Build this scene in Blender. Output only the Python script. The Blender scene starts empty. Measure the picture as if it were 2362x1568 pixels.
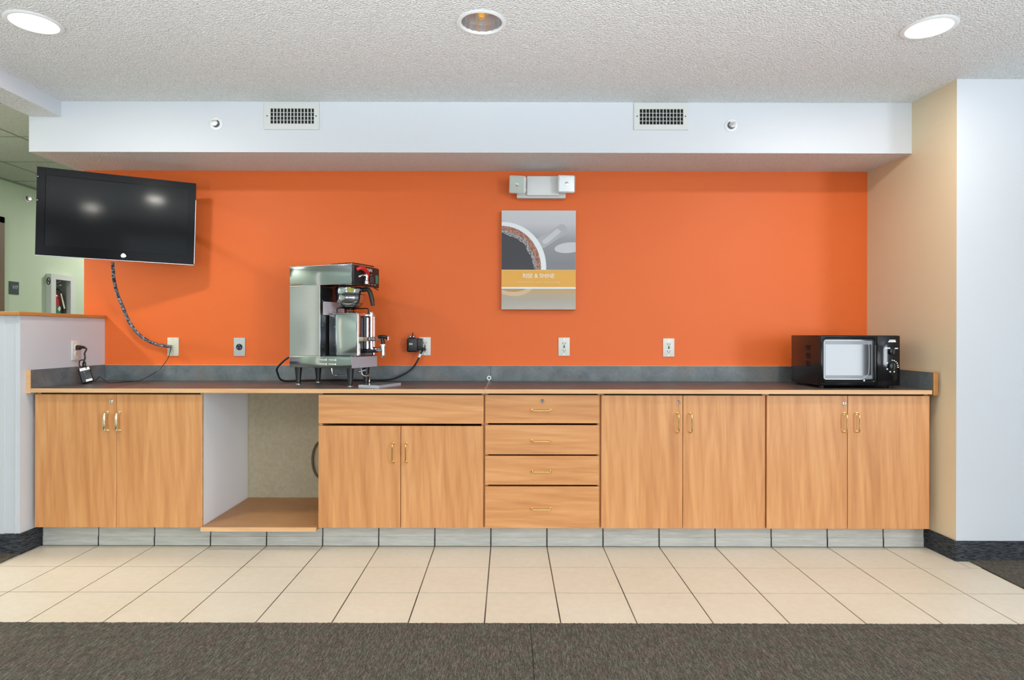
import bpy, bmesh, math, random
from mathutils import Vector, Matrix
PI = math.pi
R = math.radians
scene = bpy.context.scene
COL = scene.collection
random.seed(7)

# ------------------------------------------------------------------ camera, light, exposure
EYE = 1.151; FPX = 1438.0; VX = 1173.0; VY = 772.0; ROLL = 0.002
cam_d = bpy.data.cameras.new('camera'); cam = bpy.data.objects.new('camera', cam_d); COL.objects.link(cam)
cam_d.sensor_fit = 'HORIZONTAL'; cam_d.sensor_width = 36.0
cam_d.lens = 36.0 * FPX / 2362.0
cam_d.shift_x = (1181 - VX) / 2362.0
cam_d.shift_y = -(784 - VY) / 2362.0
cam.location = (0, 0, EYE)
cam.rotation_euler = (Matrix.Rotation(R(90), 3, 'X') @ Matrix.Rotation(ROLL, 3, 'Z')).to_euler()
scene.camera = cam
scene.view_settings.view_transform = 'Standard'
scene.view_settings.look = 'None'
scene.view_settings.exposure = -0.38
scene.view_settings.gamma = 1.0
scene.view_settings.use_curve_mapping = False

world = bpy.data.worlds.new('world'); scene.world = world; world.use_nodes = True
wb = world.node_tree.nodes['Background']
wb.inputs[0].default_value = (0.80, 0.90, 1.0, 1); wb.inputs[1].default_value = 1.6

def area(name, loc, rot, sx, sy, power, color, shape='RECTANGLE', spread=180):
    l = bpy.data.lights.new(name, 'AREA'); l.shape = shape; l.size = sx
    if shape == 'RECTANGLE': l.size_y = sy
    l.energy = power; l.color = color; l.spread = R(spread)
    o = bpy.data.objects.new(name, l); COL.objects.link(o); o.location = loc; o.rotation_euler = rot
    return o
# daylight entering by the windows of the wall behind the camera, and of the right side wall
DAY = (0.86, 0.93, 1.0)
area('window_daylight', (1.6, -3.80, 1.05), (R(128), 0, 0), 4.4, 1.7, 85, DAY)
area('window_daylight', (-2.6, -3.80, 1.05), (R(128), 0, 0), 2.0, 1.7, 35, DAY)
area('window_daylight', (4.80, -2.28, 1.28), (R(93), 0, R(72)), 1.8, 1.9, 250, DAY)

def fill_point(name, loc, power, color, r=0.14):
    l = bpy.data.lights.new(name, 'POINT'); l.energy = power; l.color = color; l.shadow_soft_size = r
    o = bpy.data.objects.new(name, l); COL.objects.link(o); o.location = loc
# unseen point lights added behind the camera to lift ceiling and walls
fill_point('added_fill_point', (-1.7, -0.9, 0.85), 14, (1.0, 0.96, 0.90))
fill_point('added_fill_point', (1.7, -0.9, 0.85), 14, (1.0, 0.96, 0.90))
# upward spots added out of view to brighten the ceiling
def ceiling_fill(loc, power, color):
    l = bpy.data.lights.new('ceiling_fill', 'SPOT'); l.energy = power; l.color = color; l.shadow_soft_size = 0.12
    l.spot_size = R(132); l.spot_blend = 0.35
    o = bpy.data.objects.new('ceiling_fill', l); COL.objects.link(o); o.location = loc; o.rotation_euler = (R(180 - 8), 0, 0)
for x in (-2.0, 0.0, 2.0): ceiling_fill((x, -0.5, 0.55), 320, (0.89, 0.96, 1.0))

def at(px, py, Y):
    """world point at depth Y seen at pixel (px, py) of the 2362 x 1568 frame"""
    dx, dy = px - 1181, py - 784
    x = 1181 + dx * math.cos(ROLL) + dy * math.sin(ROLL)
    y = 784 - dx * math.sin(ROLL) + dy * math.cos(ROLL)
    return Vector(((x - VX) * Y / FPX, Y, EYE + (VY - y) * Y / FPX))

# ------------------------------------------------------------------ materials
MATS = {}
def principled(name, color, rough=0.5, metal=0.0, spec=0.5, coat=0.0, emit=None, emit_s=0.0, trans=0.0):
    m = bpy.data.materials.new(name); m.use_nodes = True
    b = m.node_tree.nodes['Principled BSDF']
    b.inputs['Base Color'].default_value = (*color, 1)
    b.inputs['Roughness'].default_value = rough
    b.inputs['Metallic'].default_value = metal
    b.inputs['Specular IOR Level'].default_value = spec
    b.inputs['Coat Weight'].default_value = coat
    b.inputs['Transmission Weight'].default_value = trans
    if emit:
        b.inputs['Emission Color'].default_value = (*emit, 1); b.inputs['Emission Strength'].default_value = emit_s
    MATS[name] = m
    return m
def N(m, t, **kw):
    n = m.node_tree.nodes.new(t)
    for k, v in kw.items():
        if k in n.inputs: n.inputs[k].default_value = v
        else: setattr(n, k, v)
    return n
def L(m, a, b): m.node_tree.links.new(a, b)
def coords(m, scale=(1, 1, 1), kind='Object', rnd=False):
    tc = N(m, 'ShaderNodeTexCoord'); mp = N(m, 'ShaderNodeMapping')
    mp.inputs['Scale'].default_value = scale
    L(m, tc.outputs[kind], mp.inputs['Vector'])
    if rnd:
        oi = N(m, 'ShaderNodeObjectInfo'); mul = N(m, 'ShaderNodeMath', operation='MULTIPLY'); mul.inputs[1].default_value = 37.0
        L(m, oi.outputs['Random'], mul.inputs[0]); L(m, mul.outputs[0], mp.inputs['Location'])
    return mp.outputs['Vector']
def ramp(m, fac, stops):
    r = N(m, 'ShaderNodeValToRGB'); e = r.color_ramp.elements
    while len(e) < len(stops): e.new(0.5)
    for i, (p, c) in enumerate(stops): e[i].position = p; e[i].color = (*c, 1)
    L(m, fac, r.inputs[0]); return r.outputs[0]
def bump(m, height, strength, dist):
    b = N(m, 'ShaderNodeBump'); b.inputs['Strength'].default_value = strength; b.inputs['Distance'].default_value = dist
    L(m, height, b.inputs['Height']); L(m, b.outputs[0], m.node_tree.nodes['Principled BSDF'].inputs['Normal'])
def base(m): return m.node_tree.nodes['Principled BSDF'].inputs['Base Color']
def noise(m, vec, scale, detail=4, rough=0.5, dist=0.0):
    n = N(m, 'ShaderNodeTexNoise'); n.inputs['Scale'].default_value = scale; n.inputs['Detail'].default_value = detail
    n.inputs['Roughness'].default_value = rough; n.inputs['Distortion'].default_value = dist
    L(m, vec, n.inputs['Vector']); return n.outputs['Fac']
def mix(m, fac, a, b, mode='MIX'):
    n = N(m, 'ShaderNodeMix', data_type='RGBA', blend_type=mode)
    for s, v in ((n.inputs[0], fac), (n.inputs[6], a), (n.inputs[7], b)):
        if hasattr(v, 'links') or isinstance(v, bpy.types.NodeSocket): L(m, v, s)
        elif isinstance(v, tuple): s.default_value = (*v, 1)
        else: s.default_value = v
    return n.outputs[2]

def wood(name, horizontal=False, c0=(0.51, 0.205, 0.066), c1=(0.640, 0.288, 0.104), c2=(0.75, 0.385, 0.160), rough=0.42):
    m = principled(name, c1, rough)
    sc = (1.0, 1.0, 14.0) if horizontal else (14.0, 14.0, 1.0)
    v = coords(m, sc, rnd=True)
    n1 = noise(m, v, 1.6, 5, 0.55, 0.6)
    v2 = coords(m, (sc[0] * 5, sc[1] * 5, sc[2] * 5) if False else ((3.0, 3.0, 90.0) if horizontal else (90.0, 90.0, 3.0)), rnd=True)
    n2 = noise(m, v2, 1.5, 3, 0.6)
    v3 = coords(m, (0.35, 1, 3.0) if horizontal else (3.0, 1, 0.35), rnd=True)
    w = N(m, 'ShaderNodeTexWave', wave_type='RINGS', rings_direction='SPHERICAL')
    w.inputs['Scale'].default_value = 3.2; w.inputs['Distortion'].default_value = 3.5; w.inputs['Detail'].default_value = 3; w.inputs['Detail Scale'].default_value = 1.2
    L(m, v3, w.inputs['Vector'])
    c = ramp(m, n1, [(0.30, c0), (0.5, c1), (0.72, c2)])
    c = mix(m, 0.16, c, ramp(m, n2, [(0.35, c0), (0.65, c2)]))
    c = mix(m, 0.14, c, ramp(m, w.outputs['Fac'], [(0.0, c0), (0.5, c2), (1.0, c2)]))
    L(m, c, base(m)); return m

wood('wood_vertical'); wood('wood_horizontal', True)
wood('wood_edge', True, (0.62, 0.33, 0.14), (0.72, 0.42, 0.20), (0.80, 0.50, 0.27))
wood('wood_cap', True, (0.42, 0.17, 0.03), (0.50, 0.21, 0.05), (0.58, 0.27, 0.08))
wood('wood_shelf', True, (0.42, 0.19, 0.07), (0.50, 0.24, 0.09), (0.56, 0.29, 0.12))

def paint(name, c, rough=0.55, bs=0.05):
    m = principled(name, c, rough); v = coords(m)
    bump(m, noise(m, v, 260, 3), bs, 0.002)
    n = noise(m, v, 1.3, 2)
    L(m, mix(m, 0.05, c, ramp(m, n, [(0.3, tuple(x * 0.8 for x in c)), (0.7, tuple(min(1, x * 1.15) for x in c))])), base(m))
    return m
paint('paint_orange', (0.80, 0.145, 0.018), 0.55)
paint('paint_white', (0.62, 0.645, 0.685), 0.55)
paint('return_beige', (0.72, 0.60, 0.415), 0.5)
paint('paint_green', (0.62, 0.72, 0.58), 0.6)
paint('paint_plain', (0.30, 0.31, 0.32), 0.6)
m = paint('nook_board', (0.50, 0.44, 0.30), 0.6)
nb = noise(m, coords(m), 45, 4)
L(m, ramp(m, nb, [(0.35, (0.47, 0.415, 0.28)), (0.65, (0.54, 0.48, 0.33))]), base(m))

m = principled('popcorn', (0.70, 0.70, 0.69), 0.9, spec=0.1)
v = coords(m)
n1 = noise(m, v, 150, 4, 0.7); vo = N(m, 'ShaderNodeTexVoronoi'); vo.inputs['Scale'].default_value = 120; L(m, v, vo.inputs['Vector'])
L(m, ramp(m, n1, [(0.36, (0.68, 0.70, 0.70)), (0.54, (0.83, 0.85, 0.85)), (0.70, (0.94, 0.95, 0.95))]), base(m))
ad = N(m, 'ShaderNodeMath', operation='SUBTRACT'); L(m, n1, ad.inputs[0]); L(m, vo.outputs['Distance'], ad.inputs[1])
bump(m, ad.outputs[0], 0.75, 0.008)

m = principled('ceiling_tile', (0.62, 0.66, 0.60), 0.9, spec=0.1)
L(m, ramp(m, noise(m, coords(m), 60, 4), [(0.35, (0.52, 0.56, 0.50)), (0.65, (0.62, 0.66, 0.60))]), base(m))
principled('ceiling_joint', (0.30, 0.34, 0.30), 0.8)

m = principled('floor_tile', (0.76, 0.66, 0.52), 0.38)
v = coords(m)
c = ramp(m, noise(m, v, 2.2, 3), [(0.3, (0.67, 0.595, 0.475)), (0.7, (0.73, 0.655, 0.55))])
c = mix(m, 0.25, c, ramp(m, noise(m, v, 28, 5, 0.65), [(0.35, (0.64, 0.54, 0.40)), (0.65, (0.80, 0.71, 0.58))]))
L(m, c, base(m))
m = principled('grout', (0.20, 0.16, 0.11), 0.9)
L(m, ramp(m, noise(m, coords(m), 1.7, 3), [(0.38, (0.06, 0.048, 0.035)), (0.66, (0.24, 0.19, 0.13))]), base(m))
principled('grout_dark', (0.10, 0.095, 0.085), 0.9)
m = principled('kick_tile', (0.60, 0.60, 0.55), 0.5)
v = coords(m, (1.5, 1.5, 14))
L(m, ramp(m, noise(m, v, 5, 5, 0.65), [(0.3, (0.40, 0.41, 0.38)), (0.7, (0.56, 0.565, 0.53))]), base(m))

# ribbed loop carpet: fine ribs running away from the camera
m = principled('carpet', (0.10, 0.09, 0.075), 0.95, spec=0.1)
v = coords(m, (1.0, 0.11, 1.0)); vv = coords(m)
rib = noise(m, v, 280, 2, 0.6)
tuft = noise(m, coords(m, (1, 0.55, 1)), 420, 2, 0.6)
big = noise(m, vv, 14, 4, 0.6)
big2 = noise(m, coords(m, (1, 1, 1)), 40, 3, 0.6)
c = ramp(m, rib, [(0.36, (0.022, 0.019, 0.015)), (0.51, (0.088, 0.078, 0.063)), (0.66, (0.250, 0.23, 0.19))])
c2 = ramp(m, tuft, [(0.40, (0.022, 0.020, 0.016)), (0.52, (0.108, 0.095, 0.078)), (0.64, (0.30, 0.28, 0.24))])
c = mix(m, 0.45, c, c2)
c = mix(m, 0.28, c, ramp(m, big, [(0.35, (0.10, 0.115, 0.08)), (0.5, (0.10, 0.09, 0.075)), (0.65, (0.15, 0.095, 0.08))]))
L(m, c, base(m))
bump(m, rib, 0.9, 0.006)
m = principled('carpet_base', (0.04, 0.04, 0.045), 0.9, spec=0.2)
v = coords(m, (0.12, 0.12, 1)); rb = noise(m, v, 260, 2, 0.6)
L(m, ramp(m, rb, [(0.38, (0.016, 0.018, 0.022)), (0.62, (0.075, 0.08, 0.09))]), base(m)); bump(m, rb, 0.8, 0.004)

# slate look laminate of the worktop and its splash
def laminate(name, dark, mid, light, rust, rough):
    m = principled(name, mid, rough)
    v = coords(m)
    c = ramp(m, noise(m, v, 9, 6, 0.62, 0.3), [(0.32, dark), (0.5, mid), (0.68, light)])
    r_ = ramp(m, noise(m, coords(m, (1, 1, 1.4)), 5.5, 4, 0.6), [(0.50, (0, 0, 0)), (0.66, (0.55, 0.55, 0.55))])
    c = mix(m, r_, c, rust)
    c = mix(m, 0.25, c, ramp(m, noise(m, v, 70, 4, 0.7), [(0.35, dark), (0.7, light)]))
    L(m, c, base(m)); return m
laminate('laminate_top', (0.055, 0.052, 0.05), (0.085, 0.08, 0.076), (0.12, 0.115, 0.11), (0.12, 0.085, 0.06), 0.34)
laminate('laminate_splash', (0.085, 0.105, 0.115), (0.135, 0.16, 0.17), (0.20, 0.225, 0.235), (0.21, 0.165, 0.13), 0.42)

def steel(name, col, rough, scale=(2, 2, 160)):
    m = principled(name, col, rough, 1.0)
    v = coords(m, scale); n = noise(m, v, 3, 3)
    r_ = N(m, 'ShaderNodeMapRange'); r_.inputs['To Min'].default_value = rough * 0.75; r_.inputs['To Max'].default_value = rough * 1.3
    L(m, n, r_.inputs['Value']); L(m, r_.outputs[0], m.node_tree.nodes['Principled BSDF'].inputs['Roughness'])
    v2 = coords(m); bump(m, noise(m, v2, 4.0, 0), 0.16, 0.03)
    return m
steel('steel', (0.35, 0.38, 0.405), 0.11)
steel('steel_server', (0.50, 0.53, 0.56), 0.13)
principled('steel_brushed', (0.50, 0.52, 0.58), 0.42, 0.35)
principled('chrome', (0.85, 0.86, 0.88), 0.07, 1.0)
principled('reflector_metal', (0.88, 0.89, 0.92), 0.30, 1.0)
principled('chrome_soft', (0.72, 0.73, 0.75), 0.22, 1.0)
principled('brass', (0.86, 0.62, 0.25), 0.2, 1.0)
principled('brass_pale', (0.86, 0.74, 0.50), 0.22, 1.0)
principled('black_plastic', (0.012, 0.012, 0.013), 0.35)
principled('black_rubber', (0.015, 0.015, 0.016), 0.6)
principled('black_gloss', (0.005, 0.005, 0.006), 0.10, spec=0.40)
principled('bezel_black', (0.006, 0.006, 0.007), 0.12, spec=0.22)
principled('black_satin', (0.012, 0.012, 0.013), 0.24)
principled('tv_screen', (0.010, 0.011, 0.012), 0.085, spec=0.22)
principled('dark_inside', (0.01, 0.01, 0.01), 0.9)
principled('shadow_gap', (0.035, 0.02, 0.012), 0.8)
principled('white_plastic', (0.78, 0.80, 0.80), 0.35)
principled('ivory_plastic', (0.72, 0.70, 0.55), 0.4)
principled('almond_plastic', (0.74, 0.75, 0.69), 0.4)
principled('lamp_housing', (0.66, 0.68, 0.66), 0.4)
principled('lens_clear', (0.62, 0.65, 0.66), 0.18, 0.45, coat=0.4)
principled('vent_white', (0.62, 0.635, 0.61), 0.5)
principled('melamine_white', (0.86, 0.89, 0.93), 0.4)
principled('label_white', (0.88, 0.88, 0.88), 0.5)
principled('label_dim', (0.16, 0.18, 0.20), 0.15, spec=0.22)
principled('label_grey', (0.45, 0.45, 0.46), 0.5)
principled('sticker_paper', (0.62, 0.56, 0.58), 0.5)
principled('sticker_yellow', (0.55, 0.52, 0.10), 0.5)
principled('red_plastic', (0.62, 0.02, 0.012), 0.3)
principled('red_enamel', (0.45, 0.02, 0.03), 0.25)
principled('green_print', (0.03, 0.22, 0.12), 0.5)
principled('purple_dark', (0.05, 0.04, 0.07), 0.4)
principled('sign_grey', (0.06, 0.075, 0.095), 0.45)
principled('cable_grey', (0.20, 0.19, 0.20), 0.5)
principled('cable_olive', (0.13, 0.11, 0.06), 0.6)
principled('amber_glass', (0.75, 0.38, 0.05), 0.2, coat=0.5)
principled('door_brown', (0.20, 0.13, 0.09), 0.5)
principled('cabinet_white', (0.74, 0.76, 0.78), 0.35)
principled('cabinet_grey', (0.50, 0.53, 0.52), 0.4)
principled('seam_pale', (0.55, 0.42, 0.32), 0.6)
principled('band_tan', (0.50, 0.46, 0.36), 0.3, 0.6)
m = principled('microwave_glass', (0.02, 0.022, 0.026), 0.05, spec=0.50)
m = principled('glass', (1, 1, 1), 0.0, trans=1.0)
principled('lamp_lit', (1, 1, 1), 0.5, emit=(1.0, 0.97, 0.90), emit_s=9.0)
principled('window_lit', (0.3, 0.3, 0.3), 0.5, emit=(1.0, 0.95, 0.74), emit_s=1.7)  # emission of the unseen panel added for the brewer streak
principled('lamp_lit_cool', (1, 1, 1), 0.5, emit=(0.95, 0.97, 1.0), emit_s=9.0)
# prints of the poster
principled('print_grey', (0.53, 0.54, 0.58), 0.6)
principled('print_white', (0.80, 0.85, 0.88), 0.6)
principled('print_coffee', (0.045, 0.045, 0.055), 0.5)
principled('print_band', (0.80, 0.42, 0.08), 0.6)
principled('print_band_text', (0.86, 0.62, 0.33), 0.6)
principled('print_handle', (0.44, 0.45, 0.48), 0.6)
principled('print_handle_light', (0.58, 0.60, 0.63), 0.6)
principled('print_tan', (0.50, 0.30, 0.12), 0.6)
principled('print_cream', (0.66, 0.50, 0.32), 0.6)
def grad(name, axis, lo, hi, stops, rough=0.6):
    m = principled(name, stops[0][1], rough)
    tc = N(m, 'ShaderNodeTexCoord'); sp = N(m, 'ShaderNodeSeparateXYZ'); L(m, tc.outputs['Object'], sp.inputs[0])
    mr = N(m, 'ShaderNodeMapRange'); mr.inputs['From Min'].default_value = lo; mr.inputs['From Max'].default_value = hi
    L(m, sp.outputs[axis], mr.inputs['Value']); L(m, ramp(m, mr.outputs[0], stops), base(m)); return m
grad('print_table', 'Z', -0.02, 0.31, [(0.0, (0.24, 0.25, 0.27)), (0.45, (0.33, 0.34, 0.37)), (0.75, (0.58, 0.58, 0.62)), (1.0, (0.60, 0.64, 0.66))])
grad('print_saucer', 'Z', -0.31, -0.18, [(0.0, (0.50, 0.47, 0.42)), (0.5, (0.44, 0.40, 0.34)), (1.0, (0.56, 0.38, 0.17))])
m = principled('print_foam', (0.3, 0.1, 0.05), 0.6)
v = coords(m); vo = N(m, 'ShaderNodeTexVoronoi'); vo.inputs['Scale'].default_value = 190; L(m, v, vo.inputs['Vector'])
L(m, mix(m, 0.5, ramp(m, vo.outputs['Distance'], [(0.1, (0.02, 0.015, 0.02)), (0.45, (0.45, 0.12, 0.06)), (0.8, (0.75, 0.55, 0.45))]),
          ramp(m, noise(m, v, 60, 4), [(0.4, (0.06, 0.05, 0.06)), (0.6, (0.50, 0.22, 0.14))])), base(m))
m = principled('print_foam_edge', (0.40, 0.39, 0.40), 0.6)
L(m, ramp(m, noise(m, coords(m), 110, 4), [(0.4, (0.10, 0.10, 0.11)), (0.6, (0.50, 0.48, 0.50))]), base(m))
# braided tv cable
m = principled('cable_braid', (0.12, 0.12, 0.13), 0.45)
L(m, ramp(m, noise(m, coords(m), 75, 2), [(0.42, (0.035, 0.04, 0.05)), (0.55, (0.18, 0.18, 0.20)), (0.66, (0.42, 0.42, 0.47))]), base(m))

# ------------------------------------------------------------------ mesh helpers
class MB:
    def __init__(s): s.bm = bmesh.new()
    def box(s, x0, x1, y0, y1, z0, z1, bev=0.0, seg=2, mi=0):
        b = bmesh.new()
        bmesh.ops.create_cube(b, size=1.0)
        for v in b.verts:
            v.co = Vector(((x0 + x1) / 2 + v.co.x * (x1 - x0), (y0 + y1) / 2 + v.co.y * (y1 - y0), (z0 + z1) / 2 + v.co.z * (z1 - z0)))
        if bev: bmesh.ops.bevel(b, geom=list(b.edges), offset=bev, segments=seg, affect='EDGES', profile=0.5)
        return s.merge(b, mi)
    def merge(s, b, mi=0, M=None):
        if M: bmesh.ops.transform(b, matrix=M, verts=b.verts)
        mp = {}
        for v in b.verts: mp[v] = s.bm.verts.new(v.co)
        out = []
        for f in b.faces:
            try:
                g = s.bm.faces.new([mp[v] for v in f.verts]); g.material_index = mi; out.append(g)
            except ValueError: pass
        b.free(); return s
    def prism(s, pts, d, mi=0, bev=0.0):
        """closed polygon (list of Vectors) pushed along vector d"""
        b = bmesh.new(); d = Vector(d)
        a = [b.verts.new(Vector(p)) for p in pts]; c = [b.verts.new(Vector(p) + d) for p in pts]
        n = len(pts); b.faces.new(a); b.faces.new(c[::-1])
        for i in range(n): b.faces.new([a[i], c[i], c[(i + 1) % n], a[(i + 1) % n]])
        bmesh.ops.recalc_face_normals(b, faces=b.faces)
        if bev: bmesh.ops.bevel(b, geom=list(b.edges), offset=bev, segments=2, affect='EDGES', profile=0.5)
        return s.merge(b, mi)
    def cyl(s, p0, p1, r0, r1=None, n=20, caps=True, mi=0):
        p0, p1 = Vector(p0), Vector(p1); r1 = r0 if r1 is None else r1
        d = p1 - p0
        b = bmesh.new(); bmesh.ops.create_cone(b, cap_ends=caps, segments=n, radius1=r0, radius2=r1, depth=d.length)
        M = Matrix.Translation((p0 + p1) / 2) @ d.to_track_quat('Z', 'Y').to_matrix().to_4x4()
        return s.merge(b, mi, M)
    def tube(s, pts, r, n=10, smooth=6, mi=0):
        P = [Vector(p) for p in pts]
        if smooth and len(P) > 2:
            Q = []
            for i in range(len(P) - 1):
                a = P[max(0, i - 1)]; b_ = P[i]; c = P[i + 1]; d = P[min(len(P) - 1, i + 2)]
                for k in range(smooth):
                    t = k / smooth
                    Q.append(0.5 * ((2 * b_) + (c - a) * t + (2 * a - 5 * b_ + 4 * c - d) * t * t + (3 * b_ - a - 3 * c + d) * t ** 3))
            Q.append(P[-1]); P = Q
        b = bmesh.new(); rings = []; up = None
        for i, p in enumerate(P):
            t = (P[min(i + 1, len(P) - 1)] - P[max(i - 1, 0)]).normalized()
            if up is None: up = t.orthogonal().normalized()
            up = (up - t * up.dot(t)).normalized(); w = t.cross(up)
            rr = r(i / (len(P) - 1)) if callable(r) else r
            rings.append([b.verts.new(p + (up * math.cos(2 * PI * k / n) + w * math.sin(2 * PI * k / n)) * rr) for k in range(n)])
        for i in range(len(rings) - 1):
            for k in range(n): b.faces.new([rings[i][k], rings[i][(k + 1) % n], rings[i + 1][(k + 1) % n], rings[i + 1][k]])
        b.faces.new(rings[0][::-1]); b.faces.new(rings[-1])
        return s.merge(b, mi)
    def lathe(s, prof, c=(0, 0, 0), axis='Z', n=36, mi=0, M=None, caps=True):
        """profile of (radius, height) points turned round an axis"""
        b = bmesh.new(); rings = []
        for (r, h) in prof:
            ring = []
            for k in range(n):
                a = 2 * PI * k / n
                q = Vector((r * math.cos(a), r * math.sin(a), h))
                if axis == 'Y': q = Vector((q.x, -q.z, q.y))     # height grows towards -Y (the viewer)
                if axis == 'X': q = Vector((q.z, q.y, -q.x))
                ring.append(b.verts.new(q + Vector(c)))
            rings.append(ring)
        for i in range(len(rings) - 1):
            for k in range(n): b.faces.new([rings[i][k], rings[i][(k + 1) % n], rings[i + 1][(k + 1) % n], rings[i + 1][k]])
        if caps and prof[0][0] > 1e-6: b.faces.new(rings[0][::-1])
        if caps and prof[-1][0] > 1e-6: b.faces.new(rings[-1])
        bmesh.ops.remove_doubles(b, verts=b.verts, dist=1e-6)
        bmesh.ops.recalc_face_normals(b, faces=b.faces)
        return s.merge(b, mi, M)
    def frame(s, x0, x1, z0, z1, ix0, ix1, iz0, iz1, y0, y1, mi=0):
        s.box(x0, x1, y0, y1, z0, iz0, mi=mi); s.box(x0, x1, y0, y1, iz1, z1, mi=mi)
        s.box(x0, ix0, y0, y1, iz0, iz1, mi=mi); s.box(ix1, x1, y0, y1, iz0, iz1, mi=mi); return s
    def build(s, name, mat, parent=None, smooth=False, label=None, M=None):
        if M: bmesh.ops.transform(s.bm, matrix=M, verts=s.bm.verts)
        me = bpy.data.meshes.new(name); s.bm.to_mesh(me); s.bm.free()
        for mm in (mat if isinstance(mat, (list, tuple)) else [mat]): me.materials.append(MATS[mm])
        if smooth:
            for p in me.polygons: p.use_smooth = True
            try: me.set_sharp_from_angle(angle=R(35))
            except Exception: pass
        o = bpy.data.objects.new(name, me); COL.objects.link(o)
        if parent: o.parent = parent
        if label: o['label'] = label
        return o

def thing(name, label, cat, loc=(0, 0, 0), rz=0.0, group=None, rot=None):
    o = bpy.data.objects.new(name, None); COL.objects.link(o); o.empty_display_size = 0.05
    o.location = loc; o.rotation_euler = rot if rot else (0, 0, rz)
    o['label'] = label; o['category'] = cat
    if group: o['group'] = group
    return o
def tag(o, label, cat, group=None, kind=None):
    o['label'] = label; o['category'] = cat
    if group: o['group'] = group
    if kind: o['kind'] = kind
    return o
def struct(o, label=None):
    o['kind'] = 'structure'
    if label: o['label'] = label
    return o
def dup(root, loc, label, rz=None):
    r = root.copy(); COL.objects.link(r); r.location = loc; r['label'] = label
    if rz is not None: r.rotation_euler = (0, 0, rz)
    for ch in list(root.children):
        c = ch.copy(); COL.objects.link(c); c.parent = r
        for g in list(ch.children):
            d = g.copy(); COL.objects.link(d); d.parent = c
    return r
def text(name, s, size, loc, mat, parent, rot=(R(90), 0, 0), align='CENTER', ext=0.0004, sx=1.0, label=None):
    cu = bpy.data.curves.new('lettering', 'FONT'); cu.body = s; cu.size = size; cu.extrude = ext
    cu.align_x = align; cu.align_y = 'CENTER'; cu.resolution_u = 3
    t = bpy.data.objects.new('lettering', cu); COL.objects.link(t)
    dg = bpy.context.evaluated_depsgraph_get(); dg.update()
    me = bpy.data.meshes.new_from_object(t.evaluated_get(dg))
    bpy.data.objects.remove(t); bpy.data.curves.remove(cu)
    me.transform(Matrix.Diagonal((sx, 1, 1, 1)))
    from mathutils import Euler
    me.transform(Matrix.Translation(loc) @ Euler(rot).to_matrix().to_4x4())
    me.materials.clear(); me.materials.append(MATS[mat])
    o = bpy.data.objects.new(name, me); COL.objects.link(o); o.parent = parent
    if label: o['label'] = label
    return o

# ------------------------------------------------------------------ main measures
YW = 3.92          # orange back wall
YF = 3.32          # faces of the cabinet doors
YT = 3.392         # tiled toe kick
CEIL = 2.464
SOF_Y = 3.52; SOF_Z = 2.179
TOP = 0.862; TOP_B = 0.840
TILE = 0.305; TX = -0.094
YC = YT - 3 * TILE  # front edge of the tiles, where the carpet starts
XL = -2.545; XR = 2.348
YR = 3.19          # face of the white wall to the right
def wall_r_x(y): return 2.254 + (YW - y) * (2.292 - 2.254) / (YW - YR)
def knee_x(y): return -2.538 - (YW - y) * 0.014 / (YW - 3.258)

# ------------------------------------------------------------------ floor
mb = MB()
mb.box(XL, XR, YC, YR, -0.02, -0.002, mi=0); mb.box(XL, 2.26, YR, YT + 0.01, -0.02, -0.002, mi=0)
G = 0.0028
xs = [TX + TILE * k for k in range(-9, 9)]
for r_ in range(3):
    y1 = YT - TILE * r_; y0 = y1 - TILE
    for i in range(len(xs) - 1):
        a, b = max(xs[i], XL), min(xs[i + 1], XR)
        if r_ == 0: b = min(b, 2.29)
        if b - a < 0.01: continue
        mb.box(a + (G if a > XL else 0), b - (G if b < XR else 0), y0 + G, y1 - G, -0.012, 0.0, mi=1)
mb.box(2.292, XR, YT - TILE + G, YR - 0.012, -0.012, 0.0, mi=1)
struct(mb.build('floor', ['grout', 'floor_tile']), 'cream square floor tiles with dark joints in front of the cabinets')
mb = MB()
# carpet with a slightly ragged cut edge against the tiles
def ragged(x0, x1, y, n):
    return [Vector((x0 + (x1 - x0) * i / n, y + random.uniform(-0.0022, 0.0022), 0)) for i in range(n + 1)]
top = ragged(XL, XR, YC, 900)
b = bmesh.new()
lo = [b.verts.new((p.x, -4.0, 0.006)) for p in (top[0], top[-1])]
tv = [b.verts.new((p.x, p.y, 0.006)) for p in top]; tb = [b.verts.new((p.x, p.y, -0.01)) for p in top]
b.faces.new([lo[0], lo[1]] + tv[::-1])
for i in range(len(tv) - 1): b.faces.new([tv[i], tv[i + 1], tb[i + 1], tb[i]])
mb.merge(b)
mb.box(-4.6, XL, -4.0, 9.5, -0.02, 0.006); mb.box(XR, 4.7, -4.0, YR + 0.01, -0.02, 0.006)
mb.box(0.0865, 0.0895, 0.4, YC - 0.001, 0.0058, 0.0064, mi=1)
struct(mb.build('floor', ['carpet', 'dark_inside']), 'dark grey brown ribbed carpet')

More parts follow.
